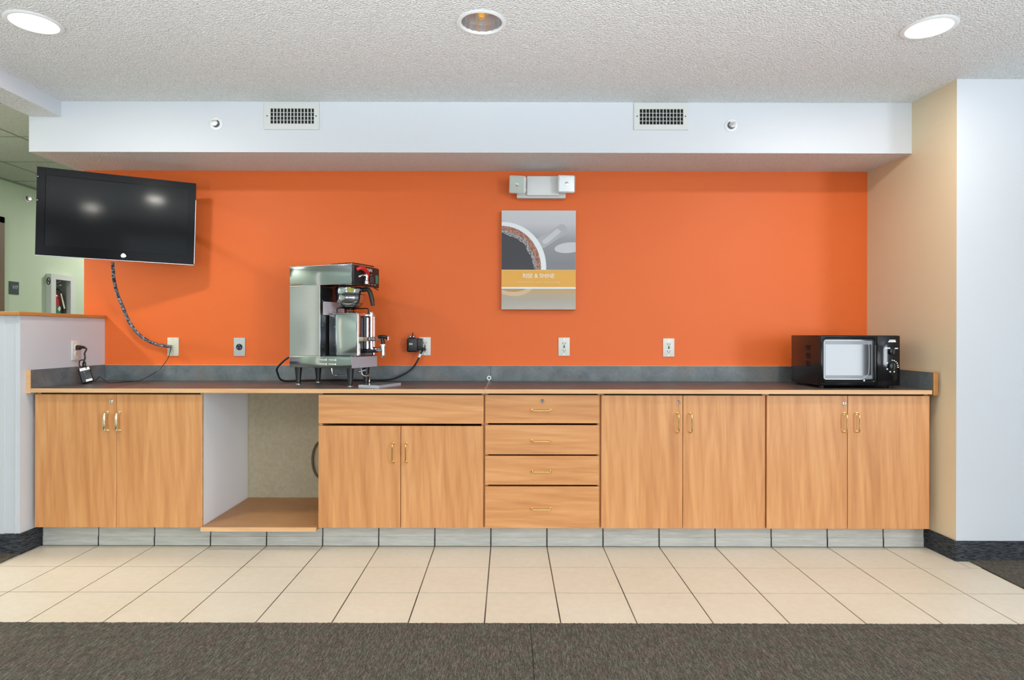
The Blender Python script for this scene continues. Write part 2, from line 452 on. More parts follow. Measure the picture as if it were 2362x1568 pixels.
# ------------------------------------------------------------------ walls
mb = MB(); mb.box(-2.67, 2.40, YW, YW + 0.12, 0, CEIL)
struct(mb.build('wall_back', 'paint_orange'), 'orange painted back wall')
mb = MB()
mb.prism([(2.292, YR, 0), (4.7, YR, 0), (4.7, YW + 0.1, 0), (2.254, YW + 0.1, 0), (2.254, YW, 0)], (0, 0, CEIL + 0.01))
o = mb.build('wall_right', ['paint_white', 'return_beige'])
for p in o.data.polygons:
    if p.normal.x < -0.9: p.material_index = 1  # left return face coloured beige, other faces white
struct(o, 'white wall with a beige return beside the cabinets')
mb = MB(); WY0, WY1, WZ0, WZ1 = -3.35, -1.30, 0.30, 2.25
mb.box(4.6, 4.75, -4.0, WY0, 0, CEIL); mb.box(4.6, 4.75, WY1, YR, 0, CEIL); mb.box(4.6, 4.75, WY0, WY1, 0, WZ0); mb.box(4.6, 4.75, WY0, WY1, WZ1, CEIL)
struct(mb.build('wall_side', 'paint_white'))
mb = MB()
for a in (WY0, WY1 - 0.06): mb.box(4.65, 4.70, a, a + 0.06, WZ0, WZ1)
mb.box(4.65, 4.70, WY0, WY1, WZ0, WZ0 + 0.06); mb.box(4.65, 4.70, WY0, WY1, WZ1 - 0.06, WZ1); struct(mb.build('window_4', 'white_plastic'))
# hallway wall on the far left, with the hole of the recessed extinguisher box
HX = -4.28; HY0, HY1, HZ0, HZ1 = 5.80, 6.07, 1.03, 1.685
mb = MB()
mb.box(HX - 0.14, HX, -4.0, HY0, 0, CEIL); mb.box(HX - 0.14, HX, HY1, 9.5, 0, CEIL)
mb.box(HX - 0.14, HX, HY0, HY1, 0, HZ0); mb.box(HX - 0.14, HX, HY0, HY1, HZ1, CEIL); mb.box(HX - 0.20, HX - 0.14, HY0 - .1, HY1 + .1, 0.9, 1.8)
struct(mb.build('wall_left', 'paint_green'), 'pale green hallway wall')
mb = MB(); mb.box(-4.5, -2.5, 9.4, 9.5, 0, CEIL); struct(mb.build('wall_far', 'paint_green'))
mb = MB(); mb.box(-2.67, -2.57, YW + 0.12, 9.4, 0, CEIL); struct(mb.build('wall_hall', 'paint_green'))
# wall behind the camera with its daylight windows
mb = MB(); W = [(-3.7, -1.5), (-0.7, 1.4), (1.8, 3.9)]
mb.box(-4.6, 4.75, -3.55, -3.45, 0, 0.32); mb.box(-4.6, 4.75, -3.55, -3.45, 2.28, CEIL)
e = -4.6
for a, c in W: mb.box(e, a, -3.55, -3.45, 0.32, 2.28); e = c
mb.box(e, 4.75, -3.55, -3.45, 0.32, 2.28)
struct(mb.build('wall_front', 'paint_plain'))
for i, (a, c) in enumerate(W):
    mb = MB(); mb.frame(a, c, 0.32, 2.28, a + 0.05, c - 0.05, 0.37, 2.23, -3.53, -3.47); q = (a + c) / 2; mb.box(q - 0.025, q + 0.025, -3.53, -3.47, 0.37, 2.23)
    struct(mb.build('window_%d' % (i + 1), 'white_plastic'))

# knee wall between the counter and the hallway
mb = MB()
mb.prism([(-2.538, YW, 0), (knee_x(3.258), 3.258, 0), (-3.5, 3.258, 0), (-3.5, 3.37, 0), (-2.67, 3.37, 0), (-2.67, YW, 0)], (0, 0, 1.247))
a = at(38, 1000, 3.258).x; c = at(6, 1000, 3.258).x
mb.box(a - 0.004, a, 3.252, 3.26, 0, 1.247); mb.box(c - 0.012, c + 0.012, 3.252, 3.26, 0, 1.247)
struct(mb.build('wall_knee', 'paint_white'), 'low white half wall beside the counter')
mb = MB()
mb.prism([(-2.528, YW - 0.002, 0), (knee_x(3.23) + 0.012, 3.235, 0), (-3.5, 3.235, 0), (-3.5, 3.39, 0), (-2.69, 3.39, 0), (-2.69, YW - 0.002, 0)], (0, 0, 0.020), bev=0.003)
j = at(36, 720, 3.235).x
o = mb.build('trim_1', 'wood_cap', M=Matrix.Translation((0, 0, 1.247))); struct(o, 'orange brown wooden cap on the low white wall')

# ceiling: textured main field, hallway tiles, soffit and beam
mb = MB(); mb.box(-2.70, 4.75, -4.0, 4.1, CEIL, CEIL + 0.05)
cans = [(at(79, 52, 1.0), True), (at(1111, 52, 1.0), False), (at(2143, 63, 1.0), True)]
CANP = []
for d, lit in cans:
    k = (CEIL - EYE) / (d.z - EYE); CANP.append(((d.x * k, d.y * k), lit))
o = mb.build('ceiling', 'popcorn'); struct(o, 'white popcorn textured ceiling')
# opening for the recessed can in the middle
cut = MB(); (cx, cy), _ = CANP[1]; cut.cyl((cx, cy, CEIL - 0.1), (cx, cy, CEIL + 0.2), 0.088, n=48)
co = cut.build('cutter', 'popcorn')
mod = o.modifiers.new('b', 'BOOLEAN'); mod.object = co; mod.solver = 'EXACT'
dg = bpy.context.evaluated_depsgraph_get(); dg.update()
me2 = bpy.data.meshes.new_from_object(o.evaluated_get(dg)); o.modifiers.clear(); o.data = me2
bpy.data.objects.remove(co)
mb = MB(); mb.box(-4.6, -2.70, -4.0, 9.5, CEIL, CEIL + 0.05, mi=0)
for k in range(-12, 9): 
    y = 4.15 + 0.605 * k
    if y < 9.4: mb.box(-4.28, -2.70, y - 0.006, y + 0.006, CEIL - 0.003, CEIL, mi=1)
for x in (-3.26, -3.865): mb.box(x - 0.006, x + 0.006, -3.4, 9.4, CEIL - 0.003, CEIL, mi=1)
mb.box(HX, HX + 0.02, -3.4, 9.4, CEIL - 0.012, CEIL, mi=1)
struct(mb.build('ceiling', ['ceiling_tile', 'ceiling_joint']), 'hallway ceiling of large square panels')
mb = MB(); mb.box(-2.71, wall_r_x(3.8) + 0.05, SOF_Y, YW + 0.05, SOF_Z, CEIL + 0.01)
o = mb.build('trim_2', ['paint_white', 'popcorn'])
for p in o.data.polygons:
    if p.normal.z < -0.9: p.material_index = 1
struct(o, 'white boxed soffit above the orange wall with textured underside')
mb = MB(); mb.box(-2.70, -2.528, -3.45, SOF_Y, 2.377, CEIL + 0.01)
o = mb.build('trim_3', ['paint_white', 'popcorn'])
for p in o.data.polygons:
    if p.normal.z < -0.9: p.material_index = 1
struct(o, 'shallow white ceiling beam at the left')

# toe kick tiles and carpet baseboards
mb = MB(); mb.box(-2.54, 2.30, YT + 0.006, YT + 0.03, -0.01, 0.106, mi=0)
for i in range(len(xs) - 1):
    a, b_ = max(xs[i], -2.536), min(xs[i + 1], at(2132, 1240, YT).x)
    if b_ - a < 0.02: continue
    mb.box(a + 0.0035, b_ - 0.0035, YT, YT + 0.01, 0.002, 0.106, mi=1, bev=0.001, seg=1)
    mb.box(a + 0.0035, b_ - 0.0035, YT - 0.003, YT + 0.01, 0.002, 0.052, mi=1, bev=0.0012, seg=1)
struct(mb.build('baseboard_back', ['grout_dark', 'kick_tile']), 'grey tiles along the toe kick under the cabinets')
mb = MB(); t = 0.010
x0 = wall_r_x(YT + 0.02); 
mb.prism([(x0 - t, YT + 0.02, 0), (2.292 - t, YR - t, 0), (4.6, YR - t, 0), (4.6, YR, 0), (2.292, YR, 0), (x0, YT + 0.02, 0)], (0, 0, 0.102))
mb.box(at(2132, 1240, YT).x, x0, YT - 0.002, YT + 0.02, 0, 0.125)
struct(mb.build('baseboard_right', 'carpet_base'), 'dark ribbed carpet baseboard along the right wall')
mb = MB(); kx = knee_x(3.258)
mb.prism([(knee_x(YT) + t, YT + 0.005, 0), (kx + t, 3.258 - t, 0), (-3.5, 3.258 - t, 0), (-3.5, 3.258, 0), (kx, 3.258, 0), (knee_x(YT), YT + 0.005, 0)], (0, 0, 0.108))
struct(mb.build('baseboard_left', 'carpet_base'), 'dark ribbed carpet baseboard round the low white wall')

# glowing panel added out of view for the streak reflected in the brewer side
mb = MB(); mb.box(HX, HX + 0.006, 1.90, 2.08, 0.35, 2.25)
o = struct(mb.build('window_5', 'window_lit'))
mb = MB(); mb.box(HX, HX + 0.02, 1.86, 1.90, 0.31, 2.29); mb.box(HX, HX + 0.02, 2.08, 2.12, 0.31, 2.29); mb.box(HX, HX + 0.02, 1.90, 2.08, 2.25, 2.29); mb.box(HX, HX + 0.02, 1.90, 2.08, 0.31, 0.35); mb.build('window_frame', 'white_plastic', o)
# hallway door
mb = MB(); y1 = at(5, 600, 1).y
Yd = FPX * (-HX) / (VX - 5)
mb.box(HX, HX + 0.02, Yd - 0.05, Yd, 0, 2.135); mb.box(HX, HX + 0.02, Yd - 1.05, Yd - 1.0, 0, 2.135); mb.box(HX, HX + 0.02, Yd - 1.05, Yd, 2.085, 2.135)
d = struct(mb.build('door_1', 'door_brown'), 'brown hallway door at the left edge')
mb = MB(); mb.box(HX, HX + 0.008, Yd - 1.0, Yd - 0.05, 0.01, 2.085); mb.build('door_panel', 'door_brown', d)

# ------------------------------------------------------------------ downlights
def halo(pos, lit, name, label, warm, idx, power=17.0):
    x, y = pos
    t = thing(name, label, 'ceiling light', (x, y, CEIL), group=None)
    mb = MB()
    if lit:
        mb.lathe([(0.104, 0.001), (0.107, -0.003), (0.100, -0.006), (0.088, -0.006), (0.086, 0.001)], n=56, caps=False); mb.build('trim_ring', 'white_plastic', t, True)
        mb = MB(); mb.lathe([(0.0, -0.0045), (0.087, -0.0045), (0.087, 0.0005)], n=56); mb.build('lens', warm, t, True)
        l = bpy.data.lights.new('downlight_glow', 'AREA'); l.shape = 'DISK'; l.size = 0.17; l.energy = power; l.color = (1.0, 0.95, 0.87)
        lo_ = bpy.data.objects.new('downlight_glow', l); COL.objects.link(lo_); lo_.parent = t; lo_.location = (0, 0, -0.0075)
    else:
        mb.lathe([(0.088, 0.004), (0.102, 0.0), (0.104, -0.004), (0.092, -0.006), (0.086, -0.003), (0.086, 0.004)], n=56, caps=False); mb.build('trim_ring', 'white_plastic', t, True)
        mb = MB(); b = bmesh.new(); rings = []
        for (r_, h_) in ((0.086, -0.002), (0.084, 0.03), (0.078, 0.07), (0.068, 0.115), (0.045, 0.135), (0.012, 0.138)):
            rings.append([b.verts.new((r_ * (1 + 0.025 * (k % 2)) * math.cos(2 * PI * k / 36), r_ * (1 + 0.025 * (k % 2)) * math.sin(2 * PI * k / 36), h_)) for k in range(36)])
        for i_ in range(5):
            for k in range(36): b.faces.new([rings[i_][k], rings[i_ + 1][k], rings[i_ + 1][(k + 1) % 36], rings[i_][(k + 1) % 36]])
        mb.merge(b); mb.build('reflector', 'reflector_metal', t, False, label='mirror finish cone')
        mb = MB(); mb.lathe([(0.0, 0.016), (0.011, 0.018), (0.017, 0.030), (0.017, 0.050), (0.012, 0.08), (0.012, 0.124)], n=24); mb.build('bulb', 'amber_glass', t, True, label='unlit amber bulb')
    return t
halo(CANP[0][0], True, 'recessed_ceiling_light', 'lit round recessed ceiling light at the left, nearest the beam', 'lamp_lit', 0)
halo(CANP[1][0], False, 'recessed_ceiling_light', 'unlit recessed ceiling light with mirror reflector and amber bulb', None, 1)
halo(CANP[2][0], True, 'recessed_ceiling_light', 'lit round recessed ceiling light at the right, above the microwave side', 'lamp_lit', 2)
halo((-1.37, -1.90), True, 'recessed_ceiling_light', 'lit recessed ceiling light behind the camera on the left', 'lamp_lit', 3)
halo((1.8, 0.1), True, 'recessed_ceiling_light', 'lit recessed ceiling light behind the camera on the right', 'lamp_lit', 4)
halo((-1.03, -0.34), True, 'recessed_ceiling_light', 'lit recessed ceiling light overhead behind the camera nearer the middle', 'lamp_lit', 5)
halo((-3.75, 3.3), True, 'recessed_ceiling_light', 'lit recessed ceiling light in the hallway outside the frame', 'lamp_lit_cool', 6, 50.0)
halo((-3.5, 6.6), True, 'recessed_ceiling_light', 'lit recessed ceiling light deep in the hallway', 'lamp_lit_cool', 7, 26.0)

# ------------------------------------------------------------------ cabinets
def handle_v(x, z, parent, wide=False, name='handle'):
    """vertical bar pull standing off a door face at local y = 0"""
    h = 0.0485; mb = MB()
    if wide:
        mb.tube([(x, -0.001, z + h), (x, -0.018, z + h - 0.001), (x, -0.028, z + h - 0.012), (x, -0.029, z), (x, -0.028, z - h + 0.012), (x, -0.018, z - h + 0.001), (x, -0.001, z - h)],
                lambda t: 0.0062 + 0.0022 * math.cos(2 * PI * (t - 0.5)), n=12)
        mb.cyl((x, -0.003, z + h), (x, 0, z + h), 0.010); mb.cyl((x, -0.003, z - h), (x, 0, z - h), 0.010)
        return mb.build(name, 'brass_pale', parent, True, label='pale brass bow pull')
    mb.tube([(x, 0, z + h), (x, -0.020, z + h), (x, -0.028, z + h - 0.005), (x, -0.030, z + h - 0.014), (x, -0.030, z), (x, -0.030, z - h + 0.014), (x, -0.028, z - h + 0.005), (x, -0.020, z - h), (x, 0, z - h)], 0.0038, n=12)
    mb.cyl((x, -0.003, z + h), (x, 0, z + h), 0.007); mb.cyl((x, -0.003, z - h), (x, 0, z - h), 0.007)
    return mb.build(name, 'brass', parent, True, label='thin brass wire pull')
def handle_h(x, z, parent):
    h = 0.0485; mb = MB()
    mb.tube([(x + h, 0, z), (x + h, -0.020, z), (x + h - 0.005, -0.028, z), (x + h - 0.014, -0.030, z), (x, -0.030, z), (x - h + 0.014, -0.030, z), (x - h + 0.005, -0.028, z), (x - h, -0.020, z), (x - h, 0, z)], 0.0038, n=12)
    mb.cyl((x + h, -0.003, z), (x + h, 0, z), 0.007); mb.cyl((x - h, -0.003, z), (x - h, 0, z), 0.007)
    return mb.build('handle', 'brass', parent, True, label='thin brass wire pull')
def lock(x, z, parent):
    mb = MB(); mb.lathe([(0.0105, 0.0), (0.0105, 0.0035), (0.008, 0.006), (0.0, 0.006)], c=(x, 0, z), axis='Y', n=24); mb.box(x - 0.0012, x + 0.0012, -0.0065, -0.004, z - 0.005, z + 0.005, mi=1)
    return mb.build('lock', ['chrome', 'dark_inside'], parent, True, label='chrome cam lock')
KZ = 0.121; DZ = 0.830
def carcass(x0, x1, parent, left_white=False, right_white=False, top_gap=0.010):
    """body of the unit, local origin at front bottom left corner of the unit"""
    w = x1 - x0; mb = MB(); d0, d1 = 0.019, YW - YF - 0.004
    mb.box(0.0005, 0.018, d0, d1, KZ, TOP_B - 0.001, mi=2 if left_white else 0); mb.box(w - 0.018, w - 0.0005, d0, d1, KZ, TOP_B - 0.001, mi=2 if right_white else 0)
    mb.box(0.018, w - 0.018, d0, d1, KZ, KZ + 0.018); mb.box(0.018, w - 0.018, d1 - 0.006, d1, KZ, TOP_B - 0.02)
    mb.box(0.018, w - 0.018, d0 + 0.003, d0 + 0.021, DZ - 0.07, TOP_B - 0.001, mi=1)
    mb.box(0.018, w - 0.018, d0 + 0.02, d1, 0.03, KZ, mi=1) if False else None
    mb.build('carcass', ['wood_vertical', 'shadow_gap', 'melamine_white'], parent)
def door(x0, x1, z0, z1, parent, mat='wood_vertical', name='door'):
    mb = MB(); mb.box(x0, x1, 0, 0.019, z0, z1, bev=0.0012, seg=1); return mb.build(name, mat, parent)
def cabinet(px0, px1, pxs, label, name='base_cabinet', **kw):
    x0 = at(px0, 1060, YF).x; x1 = at(px1, 1060, YF).x; xm = at(pxs, 1060, YF).x - x0
    t = thing(name, label, 'cabinet', (x0, YF, 0)); return t, x0, x1, xm

S = YF / FPX
# 1: left cabinet with bow pulls
t, x0, x1, xm = cabinet(80, 466, 268.5, 'wooden base cabinet with two doors and wide bow pulls, far left under the television')
carcass(x0, x1, t, right_white=True)
w = x1 - x0
d1 = door(0.001, xm - 0.001, KZ, DZ, t); d2 = door(xm + 0.001, w - 0.004, KZ, DZ, t)
zc = at(250, 971.5, YF).z
handle_v(at(248.5, 971, YF).x - x0, zc, d1, True); handle_v(at(276, 971, YF).x - x0, zc, d2, True)
lock(at(257, 925, YF).x - x0, at(257, 925, YF).z, d1)
mb = MB(); mb.box(w - 0.0035, w - 0.0005, 0.0, 0.019, KZ, DZ + 0.008); mb.build('edge_strip', 'wood_edge', t)
# 2: open nook with its low shelf
nx0, nx1 = x1, at(733, 1060, YF).x
t = thing('open_shelf_unit', 'open nook below the counter with a low wooden shelf and tan back board', 'shelf', (nx0, YF, 0))
nw = nx1 - nx0
mb = MB(); mb.box(0.003, nw - 0.001, -0.018, YW - YF - 0.012, 0.107, 0.129, bev=0.0015, seg=1); mb.build('bottom_shelf', 'wood_shelf', t)
mb = MB(); mb.box(0.003, nw - 0.003, -0.021, -0.0182, 0.107, 0.129); mb.build('edge_band', 'wood_edge', t)
mb = MB(); mb.box(0.001, nw - 0.001, YW - YF - 0.012, YW - YF - 0.004, 0.10, TOP_B - 0.001); mb.build('back_board', 'nook_board', t)
# 3: sink style cabinet with a false drawer front
t, x0, x1, xm = cabinet(734, 1118, 924.5, 'wooden base cabinet with long blank panel over two doors, beside the open nook')
w = x1 - x0
carcass(x0, x1, t)
door(0.001, w - 0.0065, 0.677, DZ, t, 'wood_horizontal', 'false_drawer_front')
d1 = door(0.001, xm - 0.0015, KZ, 0.664, t); d2 = door(xm + 0.0015, w - 0.0080, KZ, 0.664, t)
zc = at(907, 1043.5, YF).z
handle_v(at(907, 1043, YF).x - x0, zc, d1); handle_v(at(937.5, 1043, YF).x - x0, zc, d2)
# 4: drawer stack
t, x0, x1, xm = cabinet(1118, 1386.5, 1250, 'wooden base cabinet with four stacked drawers in the middle of the run', 'drawer_cabinet')
w = x1 - x0
carcass(x0, x1, t)
for i, (ya, yb, yh) in enumerate(((911, 976, 945.5), (980.5, 1048, 1016), (1051.5, 1118, 1086), (1122, 1218, 1172))):
    za, zb = at(1250, yb, YF).z, at(1250, ya, YF).z
    if i == 3: za = KZ
    dr = door(0.002, w - 0.0095, za, zb, t, 'wood_horizontal', 'drawer')
    handle_h(at(1251, 1, YF).x - x0, at(1250, yh, YF).z, dr)
    if i == 0: lock(at(1251, 925, YF).x - x0, at(1251, 925, YF).z, dr)
# 5, 6
for px0, px1, pxs, h1, h2, lk, lab in ((1386.5, 1768.5, 1575, 1562.5, 1592.5, (1565, 928), 'wooden base cabinet with two tall doors between the drawers and the last cabinet'),
                                    (1768.5, 2145, 1955, 1947, 1975.5, (1947, 930), 'wooden base cabinet with two tall doors at the right end below the microwave')):
    t, x0, x1, xm = cabinet(px0, px1, pxs, lab)
    w = x1 - x0
    carcass(x0, x1, t)
    d1 = door(0.001, xm - 0.0015, KZ, DZ, t); d2 = door(xm + 0.0015, w - (0.0085 if px1 < 1800 else 0.002), KZ, DZ, t)
    zc = at(h1, 974.5, YF).z
    handle_v(at(h1, 974, YF).x - x0, zc, d1); handle_v(at(h2, 974, YF).x - x0, zc, d2)
    lock(at(lk[0], lk[1], YF).x - x0, at(lk[0], lk[1], YF).z, d1)

# ------------------------------------------------------------------ countertop
t = thing('countertop', 'long dark slate look countertop with wood edge and raised splash', 'countertop', (0, 3.6, TOP))
def bt(mb, name, mat, **k): return mb.build(name, mat, t, M=Matrix.Translation((0, -3.6, -TOP)), **k)
CX0, CX1 = at(71, 900, 3.30).x, 2.243
mb = MB(); mb.box(CX0 , CX1, 3.302, YW - 0.022, TOP_B, TOP)
bt(mb, 'worktop', 'laminate_top')
mb = MB(); mb.box(CX0, CX1, 3.298, 3.3022, TOP_B, TOP + 0.0005, bev=0.001, seg=1); bt(mb, 'front_edge', 'wood_edge', label='light wood edge')
SPZ = TOP + 0.097
mb = MB(); mb.box(-2.53, 2.25, YW - 0.022, YW - 0.002, TOP, SPZ - 0.002); bt(mb, 'backsplash', 'laminate_splash')
mb = MB(); mb.box(-2.53, 2.25, YW - 0.022, YW - 0.001, SPZ - 0.002, SPZ); bt(mb, 'backsplash_edge', 'wood_edge')
mb = MB(); mb.prism([(CX0, 3.302, 0), (-2.520, YW - 0.024, 0), (-2.537, YW - 0.024, 0), (CX0 - 0.022, 3.302, 0)], (0, 0, SPZ - TOP_B), ); 
mb.build('side_splash', 'laminate_splash', t, M=Matrix.Translation((0, -3.6, TOP_B - TOP)))
mb = MB(); mb.box(CX0 - 0.023, CX0 - 0.0005, 3.296, 3.302, TOP_B - 0.004, SPZ + 0.001, bev=0.001, seg=1); bt(mb, 'side_splash_end', 'wood_edge', label='wood end strip')
rx = at(2157, 880, 3.30).x
mb = MB(); mb.prism([(rx - 0.010, 3.302, 0), (2.231, YW - 0.024, 0), (wall_r_x(YW) - 0.001, YW - 0.024, 0), (rx + 0.010, 3.302, 0)], (0, 0, SPZ - TOP_B - 0.003))
mb.build('side_splash', 'laminate_splash', t, M=Matrix.Translation((0, -3.6, TOP_B - TOP)))
mb = MB(); mb.prism([(rx - 0.010, 3.302, 0), (2.231, YW - 0.024, 0), (wall_r_x(YW) - 0.001, YW - 0.024, 0), (rx + 0.010, 3.302, 0)], (0, 0, 0.003))
mb.build('side_splash_edge', 'wood_edge', t, M=Matrix.Translation((0, -3.6, SPZ - TOP - 0.003)))
mb = MB(); mb.box(rx - 0.012, rx + 0.013, 3.293, 3.302, TOP_B - 0.006, SPZ + 0.001, bev=0.003); bt(mb, 'side_splash_end', 'wood_cap', label='orange wood end strip')
mb = MB()
mb.prism([(-0.126, 3.297, TOP + 0.0002), (-0.122, 3.297, TOP + 0.0002), (-0.1135, YW - 0.022, TOP + 0.0002), (-0.1150, YW - 0.022, TOP + 0.0002)], (0, 0, 0.0008))
mb.box(-0.127, -0.122, 3.2965, 3.299, TOP_B, TOP + 0.001)
bt(mb, 'seam', 'seam_pale', label='pale seam between two counter lengths')
mb = MB(); mb.box(-0.1125, -0.1105, YW - 0.0228, YW - 0.02, TOP, SPZ - 0.002); bt(mb, 'splash_joint', 'dark_inside')
# little ring lying against the seam
p = at(1128, 873, 3.86)
mb = MB(); mb.tube([(0.0105 * math.cos(a_), 0, 0.0105 * math.sin(a_)) for a_ in [2 * PI * k / 24 for k in range(25)]], 0.0042, n=10, smooth=0)
mb.cyl((0, -0.001, -0.012), (-0.001, -0.004, -0.020), 0.002)
o = mb.build('grommet_ring', 'label_white', smooth=True); o.location = (p.x, 3.872, TOP + 0.0150 + 0.005)
tag(o, 'small pale ring standing on the counter seam against the splash', 'ring')

# ------------------------------------------------------------------ television
TVM = Matrix.Rotation(0.38574791, 4, 'Z') @ Matrix.Rotation(0.03135594, 4, 'X') @ Matrix.Rotation(0.02668626, 4, 'Y')
t = thing('television', 'black flat television mounted at an angle on the orange wall corner', 'television', (-2.2589, 3.6142, 1.8231), rot=TVM.to_euler())
W2, H2 = 0.395, 0.245
mb = MB(); mb.box(-W2, W2, 0.0, 0.028, -H2, H2, bev=0.006, seg=3); mb.box(-0.30, 0.26, 0.028, 0.062, -0.19, 0.17, bev=0.015, seg=2)
mb.build('back_shell', 'black_plastic', t, True)
mb = MB(); bz = 0.040
mb.frame(-W2, W2, -H2, H2, -W2 + bz, W2 - bz, -H2 + 0.058, H2 - bz, -0.010, 0.004)
mb.build('bezel', 'bezel_black', t)
mb = MB(); mb.box(-W2 + bz - 0.001, W2 - bz + 0.001, -0.004, 0.0, -H2 + 0.057, H2 - bz + 0.001); mb.build('screen', 'tv_screen', t)
mb = MB(); mb.lathe([(0.0135, 0.0), (0.0135, 0.0012), (0.012, 0.0018), (0.0, 0.0018)], c=(0.028, -0.0101, -H2 + 0.028), axis='Y', n=32, )
mb.build('badge', 'chrome_soft', t, True, label='round silver badge')
mb = MB(); mb.box(W2 - 0.0005, W2 + 0.0025, -0.010, 0.024, -H2 + 0.006, H2 - 0.10); mb.box(-W2, W2, -0.011, -0.009, -H2 - 0.001, -H2 + 0.0015); mb.build('edge_trim', 'chrome_soft', t, label='silver edge line')
for (bx, bzv) in ((-W2 + 0.005, H2 - 0.055), (-W2 + 0.005, H2 - 0.185)):
    mb = MB(); mb.cyl((bx, -0.0115, bzv), (bx, -0.0095, bzv), 0.0022, n=12); mb.build('edge_screw', 'chrome_soft', t)
mb = MB()
inv = TVM.inverted()
def tvl(p): return inv @ (Vector(p) - Vector((-2.2589, 3.6142, 1.8231)))
# wall bracket and arm
mb.box(-0.08, 0.08, 0.062, 0.072, -0.08, 0.08)
A_ = tvl((-2.15, YW - 0.012, 1.85)); mb.tube([(0, 0.072, 0.0), tuple((A_ + Vector((0, 0.07, 0))) / 2), tuple(A_)], 0.018, n=10)
mb.build('wall_arm', 'black_plastic', t, True)
# tv cable bundle down to the wall plate
def path(pts): return [at(px, py, Y) for px, py, Y in pts]
P0 = path([(260, 606, 3.66), (261, 622, 3.68), (263, 645, 3.72), (270, 675, 3.77), (282, 705, 3.80), (296, 738, 3.83), (314, 765, 3.86), (338, 784, 3.88), (362, 794, 3.89), (384, 798, 3.885), (397, 800, 3.893)])
mb = MB(); mb.tube(P0, 0.0095, n=14); org = P0[-1]
o = mb.build('television_cable', 'cable_braid', smooth=True, M=Matrix.Translation(-org)); o.location = org
tag(o, 'thick grey braided cable hanging from the television to the wall plate', 'cable')

# ------------------------------------------------------------------ wall plates
def plate_geo(t, mat, kind):
    mb = MB(); mb.box(-0.0355, 0.0355, -0.006, 0.0, -0.0575, 0.0575, bev=0.002, seg=2); pl = mb.build('face_plate', mat, t, True)
    if kind == 'gfci':
        mb = MB(); mb.box(-0.017, 0.017, -0.008, -0.004, -0.034, 0.034, bev=0.001, seg=1); ins = mb.build('receptacle', mat, t)
        mb = MB()
        for s in (1, -1):
            z = 0.022 * s
            mb.box(-0.0090, -0.0055, -0.0085, -0.0078, z - 0.0045, z + 0.0045); mb.box(0.0055, 0.0085, -0.0085, -0.0078, z - 0.004, z + 0.004)
            mb.cyl((0, -0.0085, z - 0.0095), (0, -0.0078, z - 0.0095), 0.0028, n=12)
        mb.box(-0.006, 0.006, -0.0095, -0.0078, 0.0015, 0.0065); mb.box(-0.006, 0.006, -0.0095, -0.0078, -0.0065, -0.0015)
        mb.build('slots', 'dark_inside', ins)
    elif kind == 'duplex':
        for s in (1, -1):
            z = 0.0195 * s
            mb = MB(); mb.lathe([(0.0165, 0.0), (0.0165, 0.0025), (0.015, 0.0032), (0, 0.0032)], c=(0, -0.0055, z), axis='Y', n=28); r_ = mb.build('receptacle', mat, t, True)
            mb = MB(); mb.box(-0.0085, -0.0050, -0.0092, -0.0085, z - 0.001, z + 0.007); mb.box(0.0050, 0.0080, -0.0092, -0.0085, z - 0.001, z + 0.006); mb.cyl((0, -0.0092, z - 0.0075), (0, -0.0085, z - 0.0075), 0.0026, n=12)
            mb.build('slots', 'dark_inside', r_)
    elif kind == 'twist':
        mb = MB(); mb.lathe([(0.0195, 0.0), (0.0195, 0.004), (0.018, 0.0055), (0, 0.0055)], c=(0, -0.0055, 0.0), axis='Y', n=32); r_ = mb.build('receptacle', 'black_plastic', t, True)
        mb = MB()
        for k in range(3):
            a_ = R(90 + 120 * k); mb.box(0.010 * math.cos(a_) - 0.002, 0.010 * math.cos(a_) + 0.002, -0.0116, -0.0108, 0.010 * math.sin(a_) - 0.003, 0.010 * math.sin(a_) + 0.003)
        mb.build('slots', 'label_grey', r_)
    zs = (0.048, -0.048) if kind != 'duplex' else (0.0,)
    for z in zs:
        mb = MB(); mb.cyl((0, -0.007, z), (0, -0.0055, z), 0.0026, n=12); mb.build('screw', 'chrome_soft', t)
def plate(px, py, mat, kind, label, name='wall_outlet', cat='outlet'):
    p = at(px, py, YW); t = thing(name, label, cat, (p.x, YW, p.z)); plate_geo(t, mat, kind); return t
plate(400, 799.5, 'ivory_plastic', 'blank', 'ivory wall plate where the television cable ends', 'cable_wall_plate', 'wall plate')
plate(553, 800, 'cabinet_grey', 'twist', 'grey metal outlet plate with a round black twist lock socket', 'twist_lock_outlet')
plate(980.5, 798.5, 'almond_plastic', 'gfci', 'pale outlet with the coffee machine plug, right of the coffee brewer')
plate(1301, 799.5, 'almond_plastic', 'gfci', 'empty pale outlet below the poster')
plate(1542, 801.5, 'almond_plastic', 'gfci', 'empty pale outlet on the orange wall midway between poster and microwave')
plate(1838, 806, 'ivory_plastic', 'duplex', 'ivory outlet mostly hidden behind the left side of the microwave')
# outlet on the knee wall, facing the counter
yk = 3.66; zk = at(173, 808, yk).z
t = thing('wall_outlet', 'pale outlet on the low white wall with an adapter plugged in', 'outlet', (knee_x(yk), yk, zk), R(90) + 0.021)
plate_geo(t, 'almond_plastic', 'duplex')

